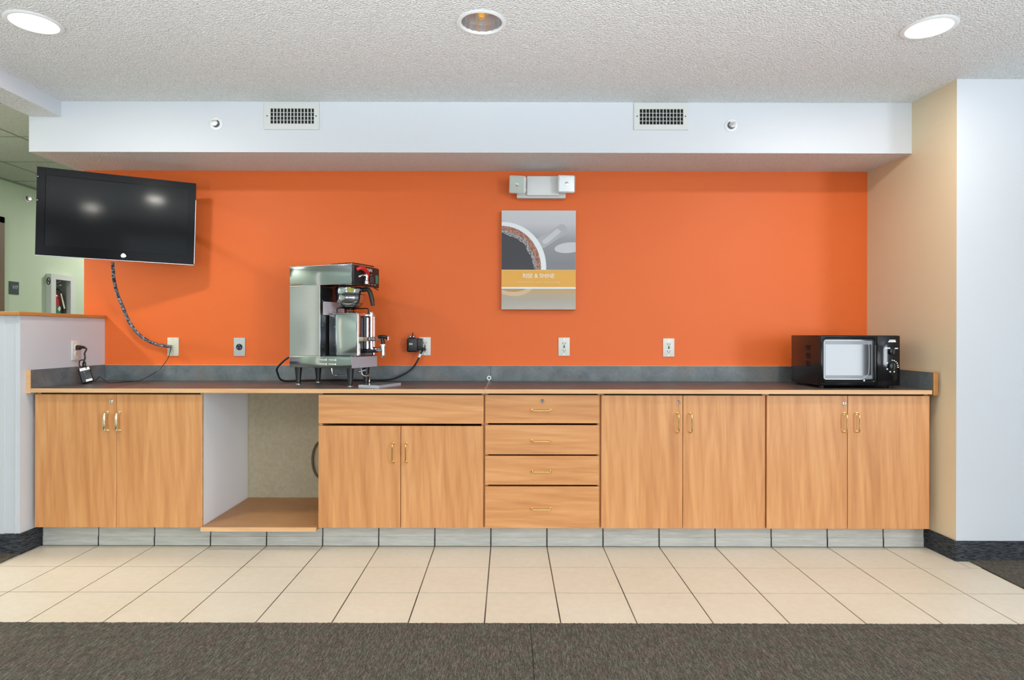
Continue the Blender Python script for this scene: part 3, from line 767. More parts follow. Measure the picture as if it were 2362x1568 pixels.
# coax barrel and thin cord from the plate to the adapter brick
P1 = path([(395, 801, 3.905), (392, 812, 3.895), (388, 825, 3.885), (378, 840, 3.875), (362, 856, 3.86), (344, 867, 3.83)])
P1 += [Vector((at(320, 872, 3.80).x, 3.80, TOP + 0.003)), Vector((at(300, 872, 3.76).x, 3.75, TOP + 0.003)), Vector((at(272, 880, 3.70).x, 3.69, TOP + 0.003)), Vector((at(252, 880, 3.68).x, 3.67, TOP + 0.003)),
       Vector((at(238, 870, 3.66).x, 3.67, TOP + 0.018)), Vector((at(229, 862, 3.66).x, 3.66, TOP + 0.038)), Vector((at(222, 868, 3.64).x, 3.645, TOP + 0.024)), Vector((at(217, 873, 3.62).x, 3.628, TOP + 0.014))]
mb = MB(); mb.tube(P1, 0.0024, n=8); org = P1[6]
o = mb.build('thin_power_cord', 'black_plastic', smooth=True, M=Matrix.Translation(-org)); o.location = org
tag(o, 'thin black cord curving over the counter from the ivory plate to the adapter', 'cord')
# adapter brick leaning on the side splash
bx, by = at(203, 862, 3.62).x, 3.62
t = thing('power_adapter', 'black power adapter brick leaning on the left side splash', 'adapter', (bx, by, TOP))
Mb = Matrix.Translation((-0.012, 0.0, 0.050)) @ Matrix.Rotation(R(-17), 4, 'Y') @ Matrix.Rotation(R(35), 4, 'Z')
mb = MB(); mb.box(-0.030, 0.030, -0.017, 0.017, -0.046, 0.046, bev=0.007, seg=3); mb.build('brick', 'black_plastic', t, True, M=Mb)
mb = MB(); mb.box(-0.022, 0.026, -0.0176, -0.0169, 0.026, 0.043); mb.build('sticker', 'label_white', t, M=Mb); mb = MB(); mb.box(-0.008, 0.024, -0.0176, -0.0169, -0.040, -0.027); mb.build('sticker', 'label_white', t, M=Mb)
mb = MB()
for k in range(6): mb.box(-0.006 + 0.0012 * k, -0.003 + 0.002 * (k % 2), -0.0176, -0.0169, 0.018 - 0.006 * k, 0.020 - 0.006 * k)
mb.build('printed_line', 'label_grey', t, M=Mb)
mb = MB()
org = Vector((bx, by, TOP))
def lp(px, py, Y): return at(px, py, Y) - org
top_ = Vector((-0.028, 0.004, 0.094))
ploc = Vector((knee_x(yk) + 0.010, yk, zk + 0.0195)) - org
mb.tube([ploc + Vector((0.045, -0.002, -0.002)), ploc + Vector((0.058, -0.004, -0.012)), lp(195, 815, 3.64), lp(196, 825, 3.63), top_ + Vector((-0.002, 0, 0.022)), top_], 0.0048, n=10)
mb.tube([top_, top_ + Vector((-0.018, -0.008, 0.010)), top_ + Vector((-0.016, -0.010, 0.038)), top_ + Vector((0.004, -0.010, 0.044)), top_ + Vector((0.018, -0.010, 0.026)), top_ + Vector((0.014, -0.010, 0.002))], 0.0032, n=8)
mb.tube([top_ + Vector((0, -0.006, 0)), top_ + Vector((0.004, -0.012, 0.026)), top_ + Vector((0.013, -0.012, 0.032)), top_ + Vector((0.021, -0.012, 0.008)), top_ + Vector((0.022, -0.010, -0.012))], 0.0030, n=8)
mb.build('cord', 'black_plastic', t, True)
mb = MB(); mb.tube([ploc, ploc + Vector((0.020, 0, 0.0)), ploc + Vector((0.034, -0.001, -0.001)), ploc + Vector((0.047, -0.002, -0.003))], lambda q: 0.012 - 0.005 * q, n=14); mb.box(ploc.x - 0.002, ploc.x + 0.02, ploc.y - 0.012, ploc.y + 0.012, ploc.z - 0.017, ploc.z + 0.010, bev=0.004)
mb.build('plug', 'black_plastic', t, True)

# wall wart adapter beside the coffee machine outlet
wp = at(953, 793, 3.88)
t = thing('plug_in_adapter', 'bulky black plug-in adapter on the orange wall beside the outlet', 'adapter', (wp.x, YW, wp.z))
mb = MB(); mb.box(-0.036, 0.028, -0.062, -0.010, -0.050, 0.036, bev=0.008, seg=3); mb.box(0.010, 0.058, -0.046, -0.0095, -0.040, 0.034, bev=0.006, seg=2); mb.build('housing', 'black_plastic', t, True)
mb = MB(); mb.prism([(-0.022, -0.052, 0.034), (0.012, -0.052, 0.034), (0.004, -0.052, 0.052), (-0.010, -0.052, 0.052)], (0, 0.030, 0), bev=0.003); mb.cyl((-0.003, -0.037, 0.050), (-0.003, -0.037, 0.072), 0.0042, 0.0032, n=12); mb.build('cord_exit', 'black_plastic', t, True)
mb = MB(); mb.box(-0.022, 0.000, -0.0628, -0.0618, -0.006, 0.006); mb.build('rating_label', 'label_grey', t)
for x in (-0.014, 0.006):
    mb = MB(); mb.cyl((x, -0.056, 0.046), (x, -0.052, 0.046), 0.0024, n=10); mb.build('screw', 'chrome', t)

# ------------------------------------------------------------------ emergency light
p = at(1261, 434, 3.88)
t = thing('emergency_light', 'white twin head emergency light above the coffee poster', 'emergency light', (p.x, YW, p.z))
mb = MB(); mb.box(-0.186, 0.118, -0.050, 0.0, -0.064, 0.066, bev=0.005, seg=2); mb.build('housing', 'lamp_housing', t, True)
mb = MB(); mb.box(-0.125, 0.078, -0.066, -0.045, -0.052, 0.071, bev=0.007, seg=3); mb.build('cover', 'white_plastic', t, True)
for s, mx, rz_, ry_ in ((-1, -0.180, -28, 8), (1, 0.113, 12, 0)):
    Mh = Matrix.Translation((mx + (0.0 if s > 0 else 0.006), -0.092, 0.010)) @ Matrix.Rotation(R(-22 if s < 0 else 6), 4, 'Z') @ Matrix.Rotation(R(8 if s < 0 else 0), 4, 'Y') @ Matrix.Rotation(R(14 if s < 0 else 4), 4, 'X')
    mb = MB()
    b = bmesh.new(); bmesh.ops.create_cube(b, size=1.0)
    for v in b.verts:
        k = 0.056 if v.co.y < 0 else 0.036
        v.co = Vector((2 * v.co.x * k, v.co.y * 0.060, 2 * v.co.z * k))
    bmesh.ops.bevel(b, geom=list(b.edges), offset=0.010, segments=3, affect='EDGES', profile=0.5)
    mb.merge(b)
    hd = mb.build('lamp_head', 'white_plastic', t, True, M=Mh)
    mb = MB(); mb.box(-0.048, 0.048, -0.0325, -0.028, -0.048, 0.048, bev=0.002, seg=1); mb.lathe([(0.012, 0.0), (0.012, 0.002), (0.004, 0.004), (0, 0.004)], c=(0, -0.0325, 0), axis='Y', n=20)
    mb.build('lens', 'lens_clear', hd, True, M=Mh)
    mb = MB(); mb.cyl((mx * 0.75, -0.05, -0.02), (mx, -0.075, 0), 0.016, n=16); mb.build('swivel', 'white_plastic', t, True)

# ------------------------------------------------------------------ poster
YP = 3.885
c = at(1242.5, 599.5, YP); PW, PH = 0.4635 / 2, 0.617 / 2
t = thing('coffee_poster', 'canvas poster of a coffee cup with yellow RISE & SHINE band', 'poster', (c.x, YW, c.z))
yf = -(YW - YP)
mb = MB(); mb.box(-PW, PW, yf, -0.003, -PH, PH, bev=0.001, seg=1); mb.build('canvas', 'print_grey', t)
K = YP / FPX
def pp(px, py): return ((px - 1242.5) * K, (599.5 - py) * K)
def clip(poly, x0, x1, z0, z1):
    def cl(P, ins, inter):
        out = []
        for i in range(len(P)):
            a, b_ = P[i - 1], P[i]
            if ins(b_):
                if not ins(a): out.append(inter(a, b_))
                out.append(b_)
            elif ins(a): out.append(inter(a, b_))
        return out
    for ax, val, sg in ((0, x0, 1), (0, x1, -1), (1, z0, 1), (1, z1, -1)):
        if not poly: return []
        def it(a, b_, ax=ax, val=val):
            q = (val - a[ax]) / (b_[ax] - a[ax]); return tuple(a[i] + (b_[i] - a[i]) * q for i in range(2))
        poly = cl(poly, lambda p_: sg * (p_[ax] - val) >= -1e-9, it)
    return poly
def patch(poly, layer, mat, name, lim, label=None):
    poly = clip(poly, *lim)
    mb = MB(); th = 0.00022
    y = yf - th * layer
    mb.prism([(a, y, b_) for a, b_ in poly], (0, th, 0)); return mb.build(name, mat, t, label=label)
E2 = PW - 0.0008; zt = PH - 0.0008
zb_top, zb_bot = pp(0, 622)[1], pp(0, 662)[1]
zl_top, zl_bot = pp(0, 662)[1], pp(0, 666)[1]
up = (-E2, E2, zb_top, zt); lowr = (-E2, E2, -zt, zl_bot)
def ell(px, py, ax_, az, n=96, rot=0):
    x, z = pp(px, py); out = []
    for k in range(n):
        a_ = 2 * PI * k / n; u, w_ = ax_ * K * math.cos(a_), az * K * math.sin(a_)
        out.append((x + u * math.cos(rot) - w_ * math.sin(rot), z + u * math.sin(rot) + w_ * math.cos(rot)))
    return out
patch([(-1, -1), (1, -1), (1, 1), (-1, 1)], 1, 'print_table', 'printed_background', up)
patch([pp(1236, 552), pp(1292, 517), pp(1300, 517), pp(1307, 524), pp(1310, 536), pp(1257, 570), pp(1245, 575)], 2, 'print_handle', 'printed_cup_handle', up)
patch([pp(1250, 556), pp(1285, 527), pp(1295, 534), pp(1262, 561), pp(1254, 563)], 3, 'print_handle_light', 'printed_cup_handle', up)
patch(ell(1312, 571, 33, 12, rot=0.1), 2, 'print_handle_light', 'printed_saucer_light', up)
patch(ell(1160, 616, 100, 104), 4, 'print_white', 'printed_cup_rim', up)
patch(ell(1158, 618, 90, 97), 5, 'print_foam', 'printed_foam', up)
def wob(px, py, r0, r1, n=140):
    random.seed(3); x, z = pp(px, py); out = []
    for k in range(n):
        a_ = 2 * PI * k / n; q = 1 + 0.015 * math.sin(9 * a_) + 0.012 * math.sin(17 * a_ + 1) + random.uniform(-.006, .006)
        out.append((x + r0 * K * q * math.cos(a_), z + r1 * K * q * math.sin(a_)))
    return out
patch(wob(1157, 622, 80, 90), 6, 'print_foam_edge', 'printed_foam_edge', up)
patch(wob(1155, 626, 76, 86), 7, 'print_coffee', 'printed_coffee', up)
patch([(-1, -1), (1, -1), (1, 1), (-1, 1)], 1, 'print_saucer', 'printed_foreground', lowr)
patch(ell(1186, 655, 45, 28), 2, 'print_cream', 'printed_reflection', lowr)
patch(ell(1184, 655, 38, 18), 3, 'print_tan', 'printed_reflection', lowr)
patch([(-1, -1), (1, -1), (1, 1), (-1, 1)], 8, 'print_band', 'yellow_band', (-E2, E2, zb_bot, zb_top))
patch([(-1, -1), (1, -1), (1, 1), (-1, 1)], 8, 'print_white', 'white_line', (-E2, E2, zl_bot, zl_top))
patch([(-1, -1), (1, -1), (1, 1), (-1, 1)], 9, 'print_cream', 'white_line', (-E2, E2, zb_top - 0.003, zb_top))
x, z = pp(1242.5, 636.5)
text('lettering', 'RISE & SHINE', 0.0375, (x, yf - 0.0026, z), 'label_white', t, sx=0.93)
x, z = pp(1242.5, 650.5)
text('lettering', 'complimentary  coffee  every morning', 0.0165, (x, yf - 0.0026, z), 'print_band_text', t, sx=1.05)

# ------------------------------------------------------------------ vents and sprinklers on the soffit
def vent(px0, px1, py0, py1, ox0, ox1, oy0, oy1, label, tilt):
    cpx, cpy = (px0 + px1) / 2, (py0 + py1) / 2
    c = at(cpx, cpy, SOF_Y); k = SOF_Y / FPX
    t = thing('air_vent', label, 'vent', (c.x, SOF_Y, c.z), group='air vents on the soffit')
    w, h = (px1 - px0) / 2 * k, (py1 - py0) / 2 * k
    ia, ib = (ox0 - cpx) * k, (ox1 - cpx) * k; ic, id_ = (cpy - oy1) * k, (cpy - oy0) * k
    mb = MB(); mb.frame(-w, w, -h, h, ia, ib, ic, id_, -0.008, 0.0); mb.frame(-w - .001, w + .001, -h - .001, h + .001, -w + 0.006, w - 0.006, -h + 0.006, h - 0.006, -0.004, 0.0); mb.build('vent_frame', 'vent_white', t)
    mb = MB(); mb.box(ia - .001, ib + .001, -0.0012, -0.0004, ic - .001, id_ + .001); mb.build('duct_opening', 'dark_inside', t)
    n = 12
    for i in range(n):
        x = ia + (ib - ia) * (i + 0.85) / (n + 0.7)
        mb = MB(); mb.prism([(x - 0.0018, -0.0072, ic), (x + 0.0018, -0.0072, ic), (x + 0.0012 + tilt, -0.0024, ic), (x - 0.0012 + tilt, -0.0024, ic)], (0, 0, id_ - ic)); mb.build('louver', 'vent_white', t)
    for i in range(3):
        z = ic + (id_ - ic) * (i + 1) / 4
        mb = MB(); mb.box(ia, ib, -0.0022, -0.0013, z - 0.0014, z + 0.0014); mb.build('cross_bar', 'vent_white', t)
    for s in (-1, 1):
        mb = MB(); mb.cyl((s * (w - 0.017), -0.0092, 0), (s * (w - 0.017), -0.007, 0), 0.0035, n=12); mb.build('screw', 'dark_inside', t)
vent(610.5, 737, 238, 299, 625, 725, 251, 286, 'white air vent on the soffit above the coffee brewer side, left one', 0.002)
vent(1462, 1587, 238.5, 300, 1475, 1575, 252.5, 288, 'white air vent on the soffit beside the right sprinkler', 0.0)
def sprinkler(p, rz, label, s=1.0):
    t = thing('fire_sprinkler', label, 'sprinkler', p, rz, group='wall sprinklers')
    mb = MB(); mb.lathe([(0.036 * s, 0.0), (0.036 * s, 0.003), (0.032 * s, 0.006), (0.022 * s, 0.006), (0.020 * s, 0.003), (0, 0.003)], axis='Y', n=36); mb.build('escutcheon', 'white_plastic', t, True)
    mb = MB(); mb.cyl((0, -0.003, 0), (0, -0.022, 0), 0.011 * s, n=16)
    for a_ in (-1, 1): mb.tube([(a_ * 0.009, -0.018, 0), (a_ * 0.015, -0.032, 0), (a_ * 0.010, -0.048, 0), (0, -0.055, 0)], 0.003, n=8)
    mb.build('nozzle', 'chrome_soft', t, True, M=Matrix.Diagonal((1, 0.45, 1, 1)))
    mb = MB(); mb.lathe([(0.0, 0.0), (0.014, 0.0), (0.017, 0.002), (0.0, 0.004)], c=(0, -0.055, 0), axis='Y', n=20); mb.box(-0.019, 0.019, -0.064, -0.030, 0.012, 0.014); mb.build('deflector', 'chrome_soft', t, True, M=Matrix.Diagonal((1, 0.45, 1, 1)))
    mb = MB(); mb.lathe([(0.021, 0.0), (0.021, 0.0015), (0.0, 0.0015)], c=(0, -0.003, 0), axis='Y', n=24); mb.build('seat_ring', 'label_dim', t, True)
    return t
q = at(499, 286, SOF_Y); sprinkler((q.x, SOF_Y, q.z), 0, 'chrome sidewall sprinkler on the soffit left of the left vent')
q = at(1686, 290, SOF_Y); sprinkler((q.x, SOF_Y, q.z), 0, 'chrome sidewall sprinkler on the soffit right of the right vent')
yy = FPX * (-HX) / (VX - 62); q = at(62, 457, yy)
sprinkler((HX, yy, q.z), R(90), 'chrome sprinkler on the green hallway wall left of the television')

# ------------------------------------------------------------------ hallway: room sign and extinguisher box
def hy(px): return FPX * (-HX) / (VX - px)
ya, yb = hy(20), hy(42); q = at(31, 664, (ya + yb) / 2)
t = thing('room_sign', 'dark grey room number sign on the green hallway wall', 'sign', (HX, (ya + yb) / 2, q.z), R(90))
mb = MB(); hw = (yb - ya) / 2; mb.box(-hw, hw, -0.006, 0, -0.055, 0.055, bev=0.001, seg=1); mb.build('sign_plate', 'sign_grey', t)
text('lettering', '117', 0.040, (0.008, -0.0066, 0.006), 'label_white', t)
Yc0 = FPX * (-HX) / (VX - 106); XC = HX + 0.048
Yc1 = FPX * (-XC) / (VX - 174)
zt_ = at(118, 631, Yc0).z
t = thing('extinguisher_cabinet', 'white fire extinguisher box on the green hallway wall', 'cabinet', (HX, (Yc0 + Yc1) / 2, zt_))
yc = (Yc0 + Yc1) / 2
def by_(mb, name, mat, **k): return mb.build(name, mat, t, M=Matrix.Translation((-HX, -yc, -zt_)), **k)
zb_ = 1.0; f0, f1, g0, g1 = FPX * (-XC) / (VX - 129), FPX * (-XC) / (VX - 163), 1.04, at(129, 644, 5.83).z
mb = MB()
mb.box(HX + 0.0005, XC, Yc0, f0, zb_, zt_); mb.box(HX + 0.0005, XC, f1, Yc1, zb_, zt_); mb.box(HX + 0.0005, XC, f0, f1, g1, zt_); mb.box(HX + 0.0005, XC, f0, f1, zb_, g0)
o = by_(mb, 'door_frame', ['cabinet_white', 'cabinet_grey'])
for p_ in o.data.polygons:
    if p_.normal.y < -0.9: p_.material_index = 1
mb = MB()
e0, e1, e2, e3 = HX - 0.135, HX, HY0 + 0.002, HY1 - 0.002
mb.box(e0, e0 + 0.003, e2, e3, HZ0 + .002, HZ1 - .002); mb.box(e0, e1, e2, e2 + 0.003, HZ0 + .002, HZ1 - .002); mb.box(e0, e1, e3 - 0.003, e3, HZ0 + .002, HZ1 - .002); mb.box(e0, e1, e2, e3, HZ0 + .002, HZ0 + 0.005); mb.box(e0, e1, e2, e3, HZ1 - 0.005, HZ1 - .002)
by_(mb, 'tub', 'cabinet_grey')
mb = MB(); mb.tube([(XC - 0.024 + 0.015 * math.cos(a_), Yc0 - 0.0012, at(112, 648, Yc0).z + 0.032 * math.sin(a_) * 1.0) for a_ in [2 * PI * k / 28 for k in range(29)]], 0.0036, n=8, smooth=0)
zz = at(112, 648, Yc0).z
mb.prism([(XC - 0.036, Yc0 - 0.001, zz + 0.020), (XC - 0.033, Yc0 - 0.001, zz + 0.024), (XC - 0.012, Yc0 - 0.001, zz - 0.020), (XC - 0.015, Yc0 - 0.001, zz - 0.024)], (0, -0.001, 0)); mb.box(XC - 0.034, XC - 0.014, Yc0 - 0.002, Yc0 - 0.001, zz - 0.003, zz + 0.003)
by_(mb, 'no_smoking_sticker', 'black_plastic')
# extinguisher
ex, ey = HX - 0.060, 5.935
t = thing('fire_extinguisher', 'red fire extinguisher with a paper tag inside the white wall box', 'fire extinguisher', (ex, ey, HZ0 + 0.006))
mb = MB(); mb.lathe([(0.0, 0.0), (0.056, 0.0), (0.060, 0.01), (0.060, 0.44), (0.052, 0.475), (0.030, 0.50), (0.018, 0.51), (0.018, 0.525), (0, 0.525)], n=36); mb.build('cylinder', 'red_enamel', t, True)
mb = MB(); mb.lathe([(0.0607, 0.20), (0.0607, 0.38)], n=36, caps=False); mb.build('printed_label', 'green_print', t, True)
mb = MB(); mb.prism([(0.045, -0.03, 0.33), (0.062, 0.0, 0.38), (0.058, 0.02, 0.36), (0.05, 0.0, 0.30)], (0.006, 0, 0)); mb.build('label_patch', 'label_white', t)
mb = MB(); mb.cyl((0, 0, 0.525), (0, 0, 0.56), 0.016, n=16); mb.prism([(-0.012, -0.01, 0.555), (0.075, -0.01, 0.575), (0.075, -0.01, 0.583), (-0.012, -0.01, 0.568)], (0, 0.02, 0)); mb.prism([(0.0, -0.008, 0.58), (0.07, -0.008, 0.61), (0.07, -0.008, 0.616), (0, -0.008, 0.592)], (0, 0.016, 0)); mb.build('valve', 'cabinet_grey', t, True)
mb = MB(); mb.tube([(0.02, 0.01, 0.545), (0.050, 0.03, 0.53), (0.066, 0.045, 0.46), (0.066, 0.05, 0.36), (0.066, 0.03, 0.22)], 0.008, n=10); mb.build('hose', 'black_rubber', t, True)
mb = MB(); mb.prism([(0.072, 0.00, 0.50), (0.072, 0.016, 0.50), (0.080, 0.055, 0.36), (0.080, 0.035, 0.355)], (0.0012, 0, 0)); mb.build('paper_tag', 'ivory_plastic', t)

# ------------------------------------------------------------------ coffee brewer
CB = Vector((-1.021, 3.618, TOP)); PHI = R(67)
t = thing('coffee_brewer', 'stainless steel commercial coffee brewer on four black legs', 'coffee machine', CB, PHI)
XA, XB, YA, YB = -0.12, 0.12, -0.225, 0.210
Z0, Z1, Z2, Z3 = 0.101, 0.166, 0.565, 0.675    # base bottom, base top, hood bottom, top
mb = MB(); mb.box(XA, XB, YA, YB, Z0, Z1, bev=0.003, seg=2)
bs = mb.build('base', 'steel', t, True)
mb = MB(); mb.box(XA + 0.002, XB - 0.002, YA - 0.0012, YA + 0.001, Z0 + 0.002, Z1 - 0.002); mb.build('base_front', 'steel_brushed', bs)
for k in range(2):
    for j_, (yy0, yy1) in enumerate(((-0.055, -0.005), (-0.12, -0.07))):
        mb = MB(); mb.box(XA - 0.0022, XA + 0.002, yy0, yy1, 0.118 + 0.024 * k, 0.128 + 0.024 * k, bev=0.0015, seg=1); mb.build('side_slot', 'chrome', bs)
mb = MB(); mb.box(XA + 0.012, XB - 0.012, YA + 0.012, -0.012, Z1, Z1 + 0.003, bev=0.001, seg=1); mb.build('drip_plate', 'steel', bs)
mb = MB(); mb.box(XA, XB, -0.008, YB, Z1 + 0.001, Z2 - 0.001, bev=0.002, seg=1); tw = mb.build('tower', 'steel', t, True)
mb = MB(); mb.box(XA + 0.006, XB - 0.006, -0.0125, -0.0082, Z1 + 0.004, Z2 - 0.004); mb.build('dark_reflection_plate', 'black_satin', tw, label='front plate blackened for its dark reflection')  # tower face coloured black to carry its dark reflection
mb = MB(); mb.box(XA - 0.0016, XA + 0.004, -0.010, -0.006, Z1 + 0.001, Z2 - 0.001); mb.box(XA - 0.0012, XA + 0.004, -0.008, YB, Z2 - 0.002, Z2 + 0.001); mb.box(XA - 0.0012, XA + 0.004, -0.008, YB, Z1 - 0.001, Z1 + 0.001); mb.build('panel_edge', 'chrome_soft', tw)
for z in (0.22, 0.34, 0.48):
    mb = MB(); mb.cyl((XA + 0.016, -0.0135, z), (XA + 0.016, -0.0122, z), 0.003, n=10); mb.build('screw', 'chrome', tw)
mb = MB(); mb.box(XA + 0.02, XB - 0.03, -0.0135, -0.0124, 0.40, 0.475); mb.build('warning_sticker', 'sticker_paper', tw, label='printed paper sticker')
mb = MB()
for k in range(7): mb.box(XA + 0.03, XB - 0.04 - 0.01 * (k % 3), -0.0140, -0.0134, 0.41 + 0.009 * k, 0.413 + 0.009 * k)
mb.build('printed_line', 'label_grey', tw)
mb = MB(); mb.box(XA, XB, YA, YB, Z2, Z3, bev=0.003, seg=2); hd = mb.build('hood', 'steel', t, True)
mb = MB(); mb.box(XA - 0.001, XB + 0.001, YA - 0.001, YB, Z3 - 0.002, Z3 + 0.004, bev=0.0015, seg=1); mb.build('hood_rim', 'chrome_soft', hd)
mb = MB(); mb.box(XA + 0.002, XB - 0.001, YA - 0.014, YA - 0.0005, Z2 - 0.006, Z3 - 0.004, bev=0.004, seg=2); cp = mb.build('control_panel', 'black_plastic', t, True)
mb = MB(); mb.box(XA + 0.010, XA + 0.085, YA - 0.0150, YA - 0.0135, Z2 + 0.004, Z3 - 0.014); mb.build('tap_recess', 'dark_inside', cp)
mb = MB(); mb.box(0.030, 0.062, YA - 0.017, YA - 0.0135, Z2 + 0.018, Z2 + 0.056, bev=0.002, seg=1); mb.build('rocker_switch', 'purple_dark', cp)
mb = MB(); mb.box(0.082, 0.106, YA - 0.016, YA - 0.0135, Z2 + 0.018, Z2 + 0.066, bev=0.001, seg=1); mb.build('indicator_decal', 'green_print', cp)
text('lettering', 'BUNN', 0.026, (0.010, YA - 0.0146, Z3 - 0.022), 'label_white', cp, sx=1.05)
mb = MB()
for k in range(4): mb.box(-0.018 + 0.030 * k, -0.003 + 0.030 * k, YA - 0.0146, YA - 0.0138, Z2 + 0.008, Z2 + 0.011)
mb.box(0.034, 0.044, YA - 0.0146, YA - 0.0138, Z2 + 0.062, Z2 + 0.066)
mb.build('panel_marks', 'label_grey', cp)
# hot water tap: red lever and chrome spout
mb = MB(); mb.tube([(-0.105, YA - 0.020, Z3 - 0.030), (-0.085, YA - 0.034, Z3 - 0.020), (-0.055, YA - 0.040, Z3 - 0.026), (-0.028, YA - 0.036, Z3 - 0.042), (-0.022, YA - 0.030, Z3 - 0.070)],
                   lambda q: 0.009 + 0.003 * math.sin(PI * q), n=12); mb.build('tap_lever', 'red_plastic', t, True, label='red lever')
mb = MB(); mb.tube([(-0.045, YA - 0.012, Z3 - 0.052), (-0.045, YA - 0.040, Z3 - 0.052), (-0.046, YA - 0.046, Z3 - 0.075), (-0.050, YA - 0.046, Z2 + 0.010)], 0.0085, n=12); mb.tube([(-0.088, YA - 0.02, Z2 + 0.042), (-0.070, YA - 0.030, Z2 + 0.052), (-0.045, YA - 0.032, Z2 + 0.052)], 0.006, n=10)
mb.lathe([(0.0, 0.0), (0.014, 0.0), (0.014, 0.016), (0.009, 0.022), (0.0, 0.022)], c=(-0.050, YA - 0.046, Z2 + 0.004), n=20); mb.build('tap_spout', 'chrome', t, True, label='chrome spout')
# black lid tray with ribs on top
mb = MB(); mb.box(XA + 0.05, XB - 0.008, YA + 0.015, -0.04, Z3 + 0.004, Z3 + 0.014, bev=0.003, seg=1)
for k in range(6): mb.box(XA + 0.055, XB - 0.012, YA + 0.03 + 0.024 * k, YA + 0.042 + 0.024 * k, Z3 + 0.013, Z3 + 0.018 - 0.0008 * abs(k - 2), bev=0.002, seg=1)
mb.build('top_lid', 'black_plastic', t, True)
# funnel
fx, fy = 0.0, -0.124
mb = MB(); mb.lathe([(0.0, -0.112), (0.054, -0.112), (0.061, -0.106), (0.070, -0.092), (0.076, -0.074), (0.077, -0.060), (0.078, -0.046), (0.081, -0.040), (0.082, -0.004), (0.080, 0.0), (0.0, 0.0)], c=(fx, fy, Z2 - 0.008), n=48)
fn = mb.build('brew_funnel', 'steel_server', t, True)
mb = MB(); mb.lathe([(0.070, -0.093), (0.0722, -0.091), (0.070, -0.089)], c=(fx, fy, Z2 - 0.008), n=48, caps=False); mb.lathe([(0.080, -0.043), (0.083, -0.041), (0.080, -0.039)], c=(fx, fy, Z2 - 0.008), n=48, caps=False); mb.build('funnel_band', 'black_satin', fn, True)
mb = MB(); mb.lathe([(0.0, -0.126), (0.030, -0.126), (0.052, -0.112), (0.0, -0.111)], c=(fx, fy, Z2 - 0.008), n=36); mb.build('funnel_tip', 'black_plastic', fn, True)
b = bmesh.new(); mb = MB()
for (a0, a1, z0_, z1_, mt) in ((205, 232, -0.030, -0.008, 0),):
    pts = [(fx + 0.0826 * math.cos(R(a0 + (a1 - a0) * k / 6)), fy + 0.0826 * math.sin(R(a0 + (a1 - a0) * k / 6))) for k in range(7)]
    for k in range(6): mb.box(min(pts[k][0], pts[k + 1][0]) - 0.0005, max(pts[k][0], pts[k + 1][0]) + 0.0005, min(pts[k][1], pts[k + 1][1]) - 0.0005, max(pts[k][1], pts[k + 1][1]) + 0.0005, Z2 - 0.008 + z0_, Z2 - 0.008 + z1_)
b.free(); mb.build('funnel_sticker', 'sticker_yellow', fn)
mb = MB()
mb.tube([(fx + 0.004, fy - 0.074, Z2 - 0.024), (fx + 0.010, fy - 0.104, Z2 - 0.020), (fx + 0.014, fy - 0.122, Z2 - 0.030), (fx + 0.018, fy - 0.134, Z2 - 0.070), (fx + 0.020, fy - 0.142, Z2 - 0.112)], lambda q: 0.013 if q < 0.85 else 0.011, n=14)
mb.build('funnel_handle', 'black_plastic', fn, True, label='black handle')
mb = MB(); mb.tube([(0.10, YA + 0.01, Z2 - 0.004), (0.112, YA - 0.006, Z2 - 0.014), (0.118, YA - 0.010, Z2 - 0.018)], 0.0028, n=8); mb.build('funnel_rail', 'black_plastic', t, True)
for (lx, ly) in ((XA + 0.035, YA + 0.035), (XB - 0.045, YA + 0.045), (XA + 0.035, YB - 0.035), (XB - 0.035, YB - 0.035)):
    mb = MB(); mb.lathe([(0.0, 0.0), (0.012, 0.0), (0.0135, 0.012), (0.013, 0.016), (0.021, 0.098), (0.021, Z0 + 0.001), (0, Z0 + 0.001)], c=(lx, ly, 0), n=24); lg = mb.build('leg', 'black_plastic', t, True)
    mb = MB(); mb.lathe([(0.0, 0.0), (0.016, 0.0), (0.016, 0.004), (0.0125, 0.007), (0.0, 0.007)], c=(lx, ly, 0.0), n=24); mb.build('foot', 'chrome_soft', lg, True)
# drain pipe bits under the base
mb = MB(); mb.tube([(0.03, -0.175, 0.100), (0.03, -0.185, 0.060), (0.045, -0.20, 0.050), (0.070, -0.20, 0.055)], 0.006, n=10); mb.cyl((0.012, -0.17, 0.075), (0.055, -0.19, 0.085), 0.008, n=14)
mb.tube([(0.060, -0.20, 0.056), (0.078, -0.20, 0.040), (0.080, -0.20, 0.012)], 0.005, n=10)
mb.tube([(-0.07, -0.05, 0.10), (-0.07, -0.06, 0.065), (-0.08, -0.10, 0.060), (-0.075, -0.155, 0.062)], 0.0035, n=8)
mb.build('drain_pipe', 'chrome', t, True)

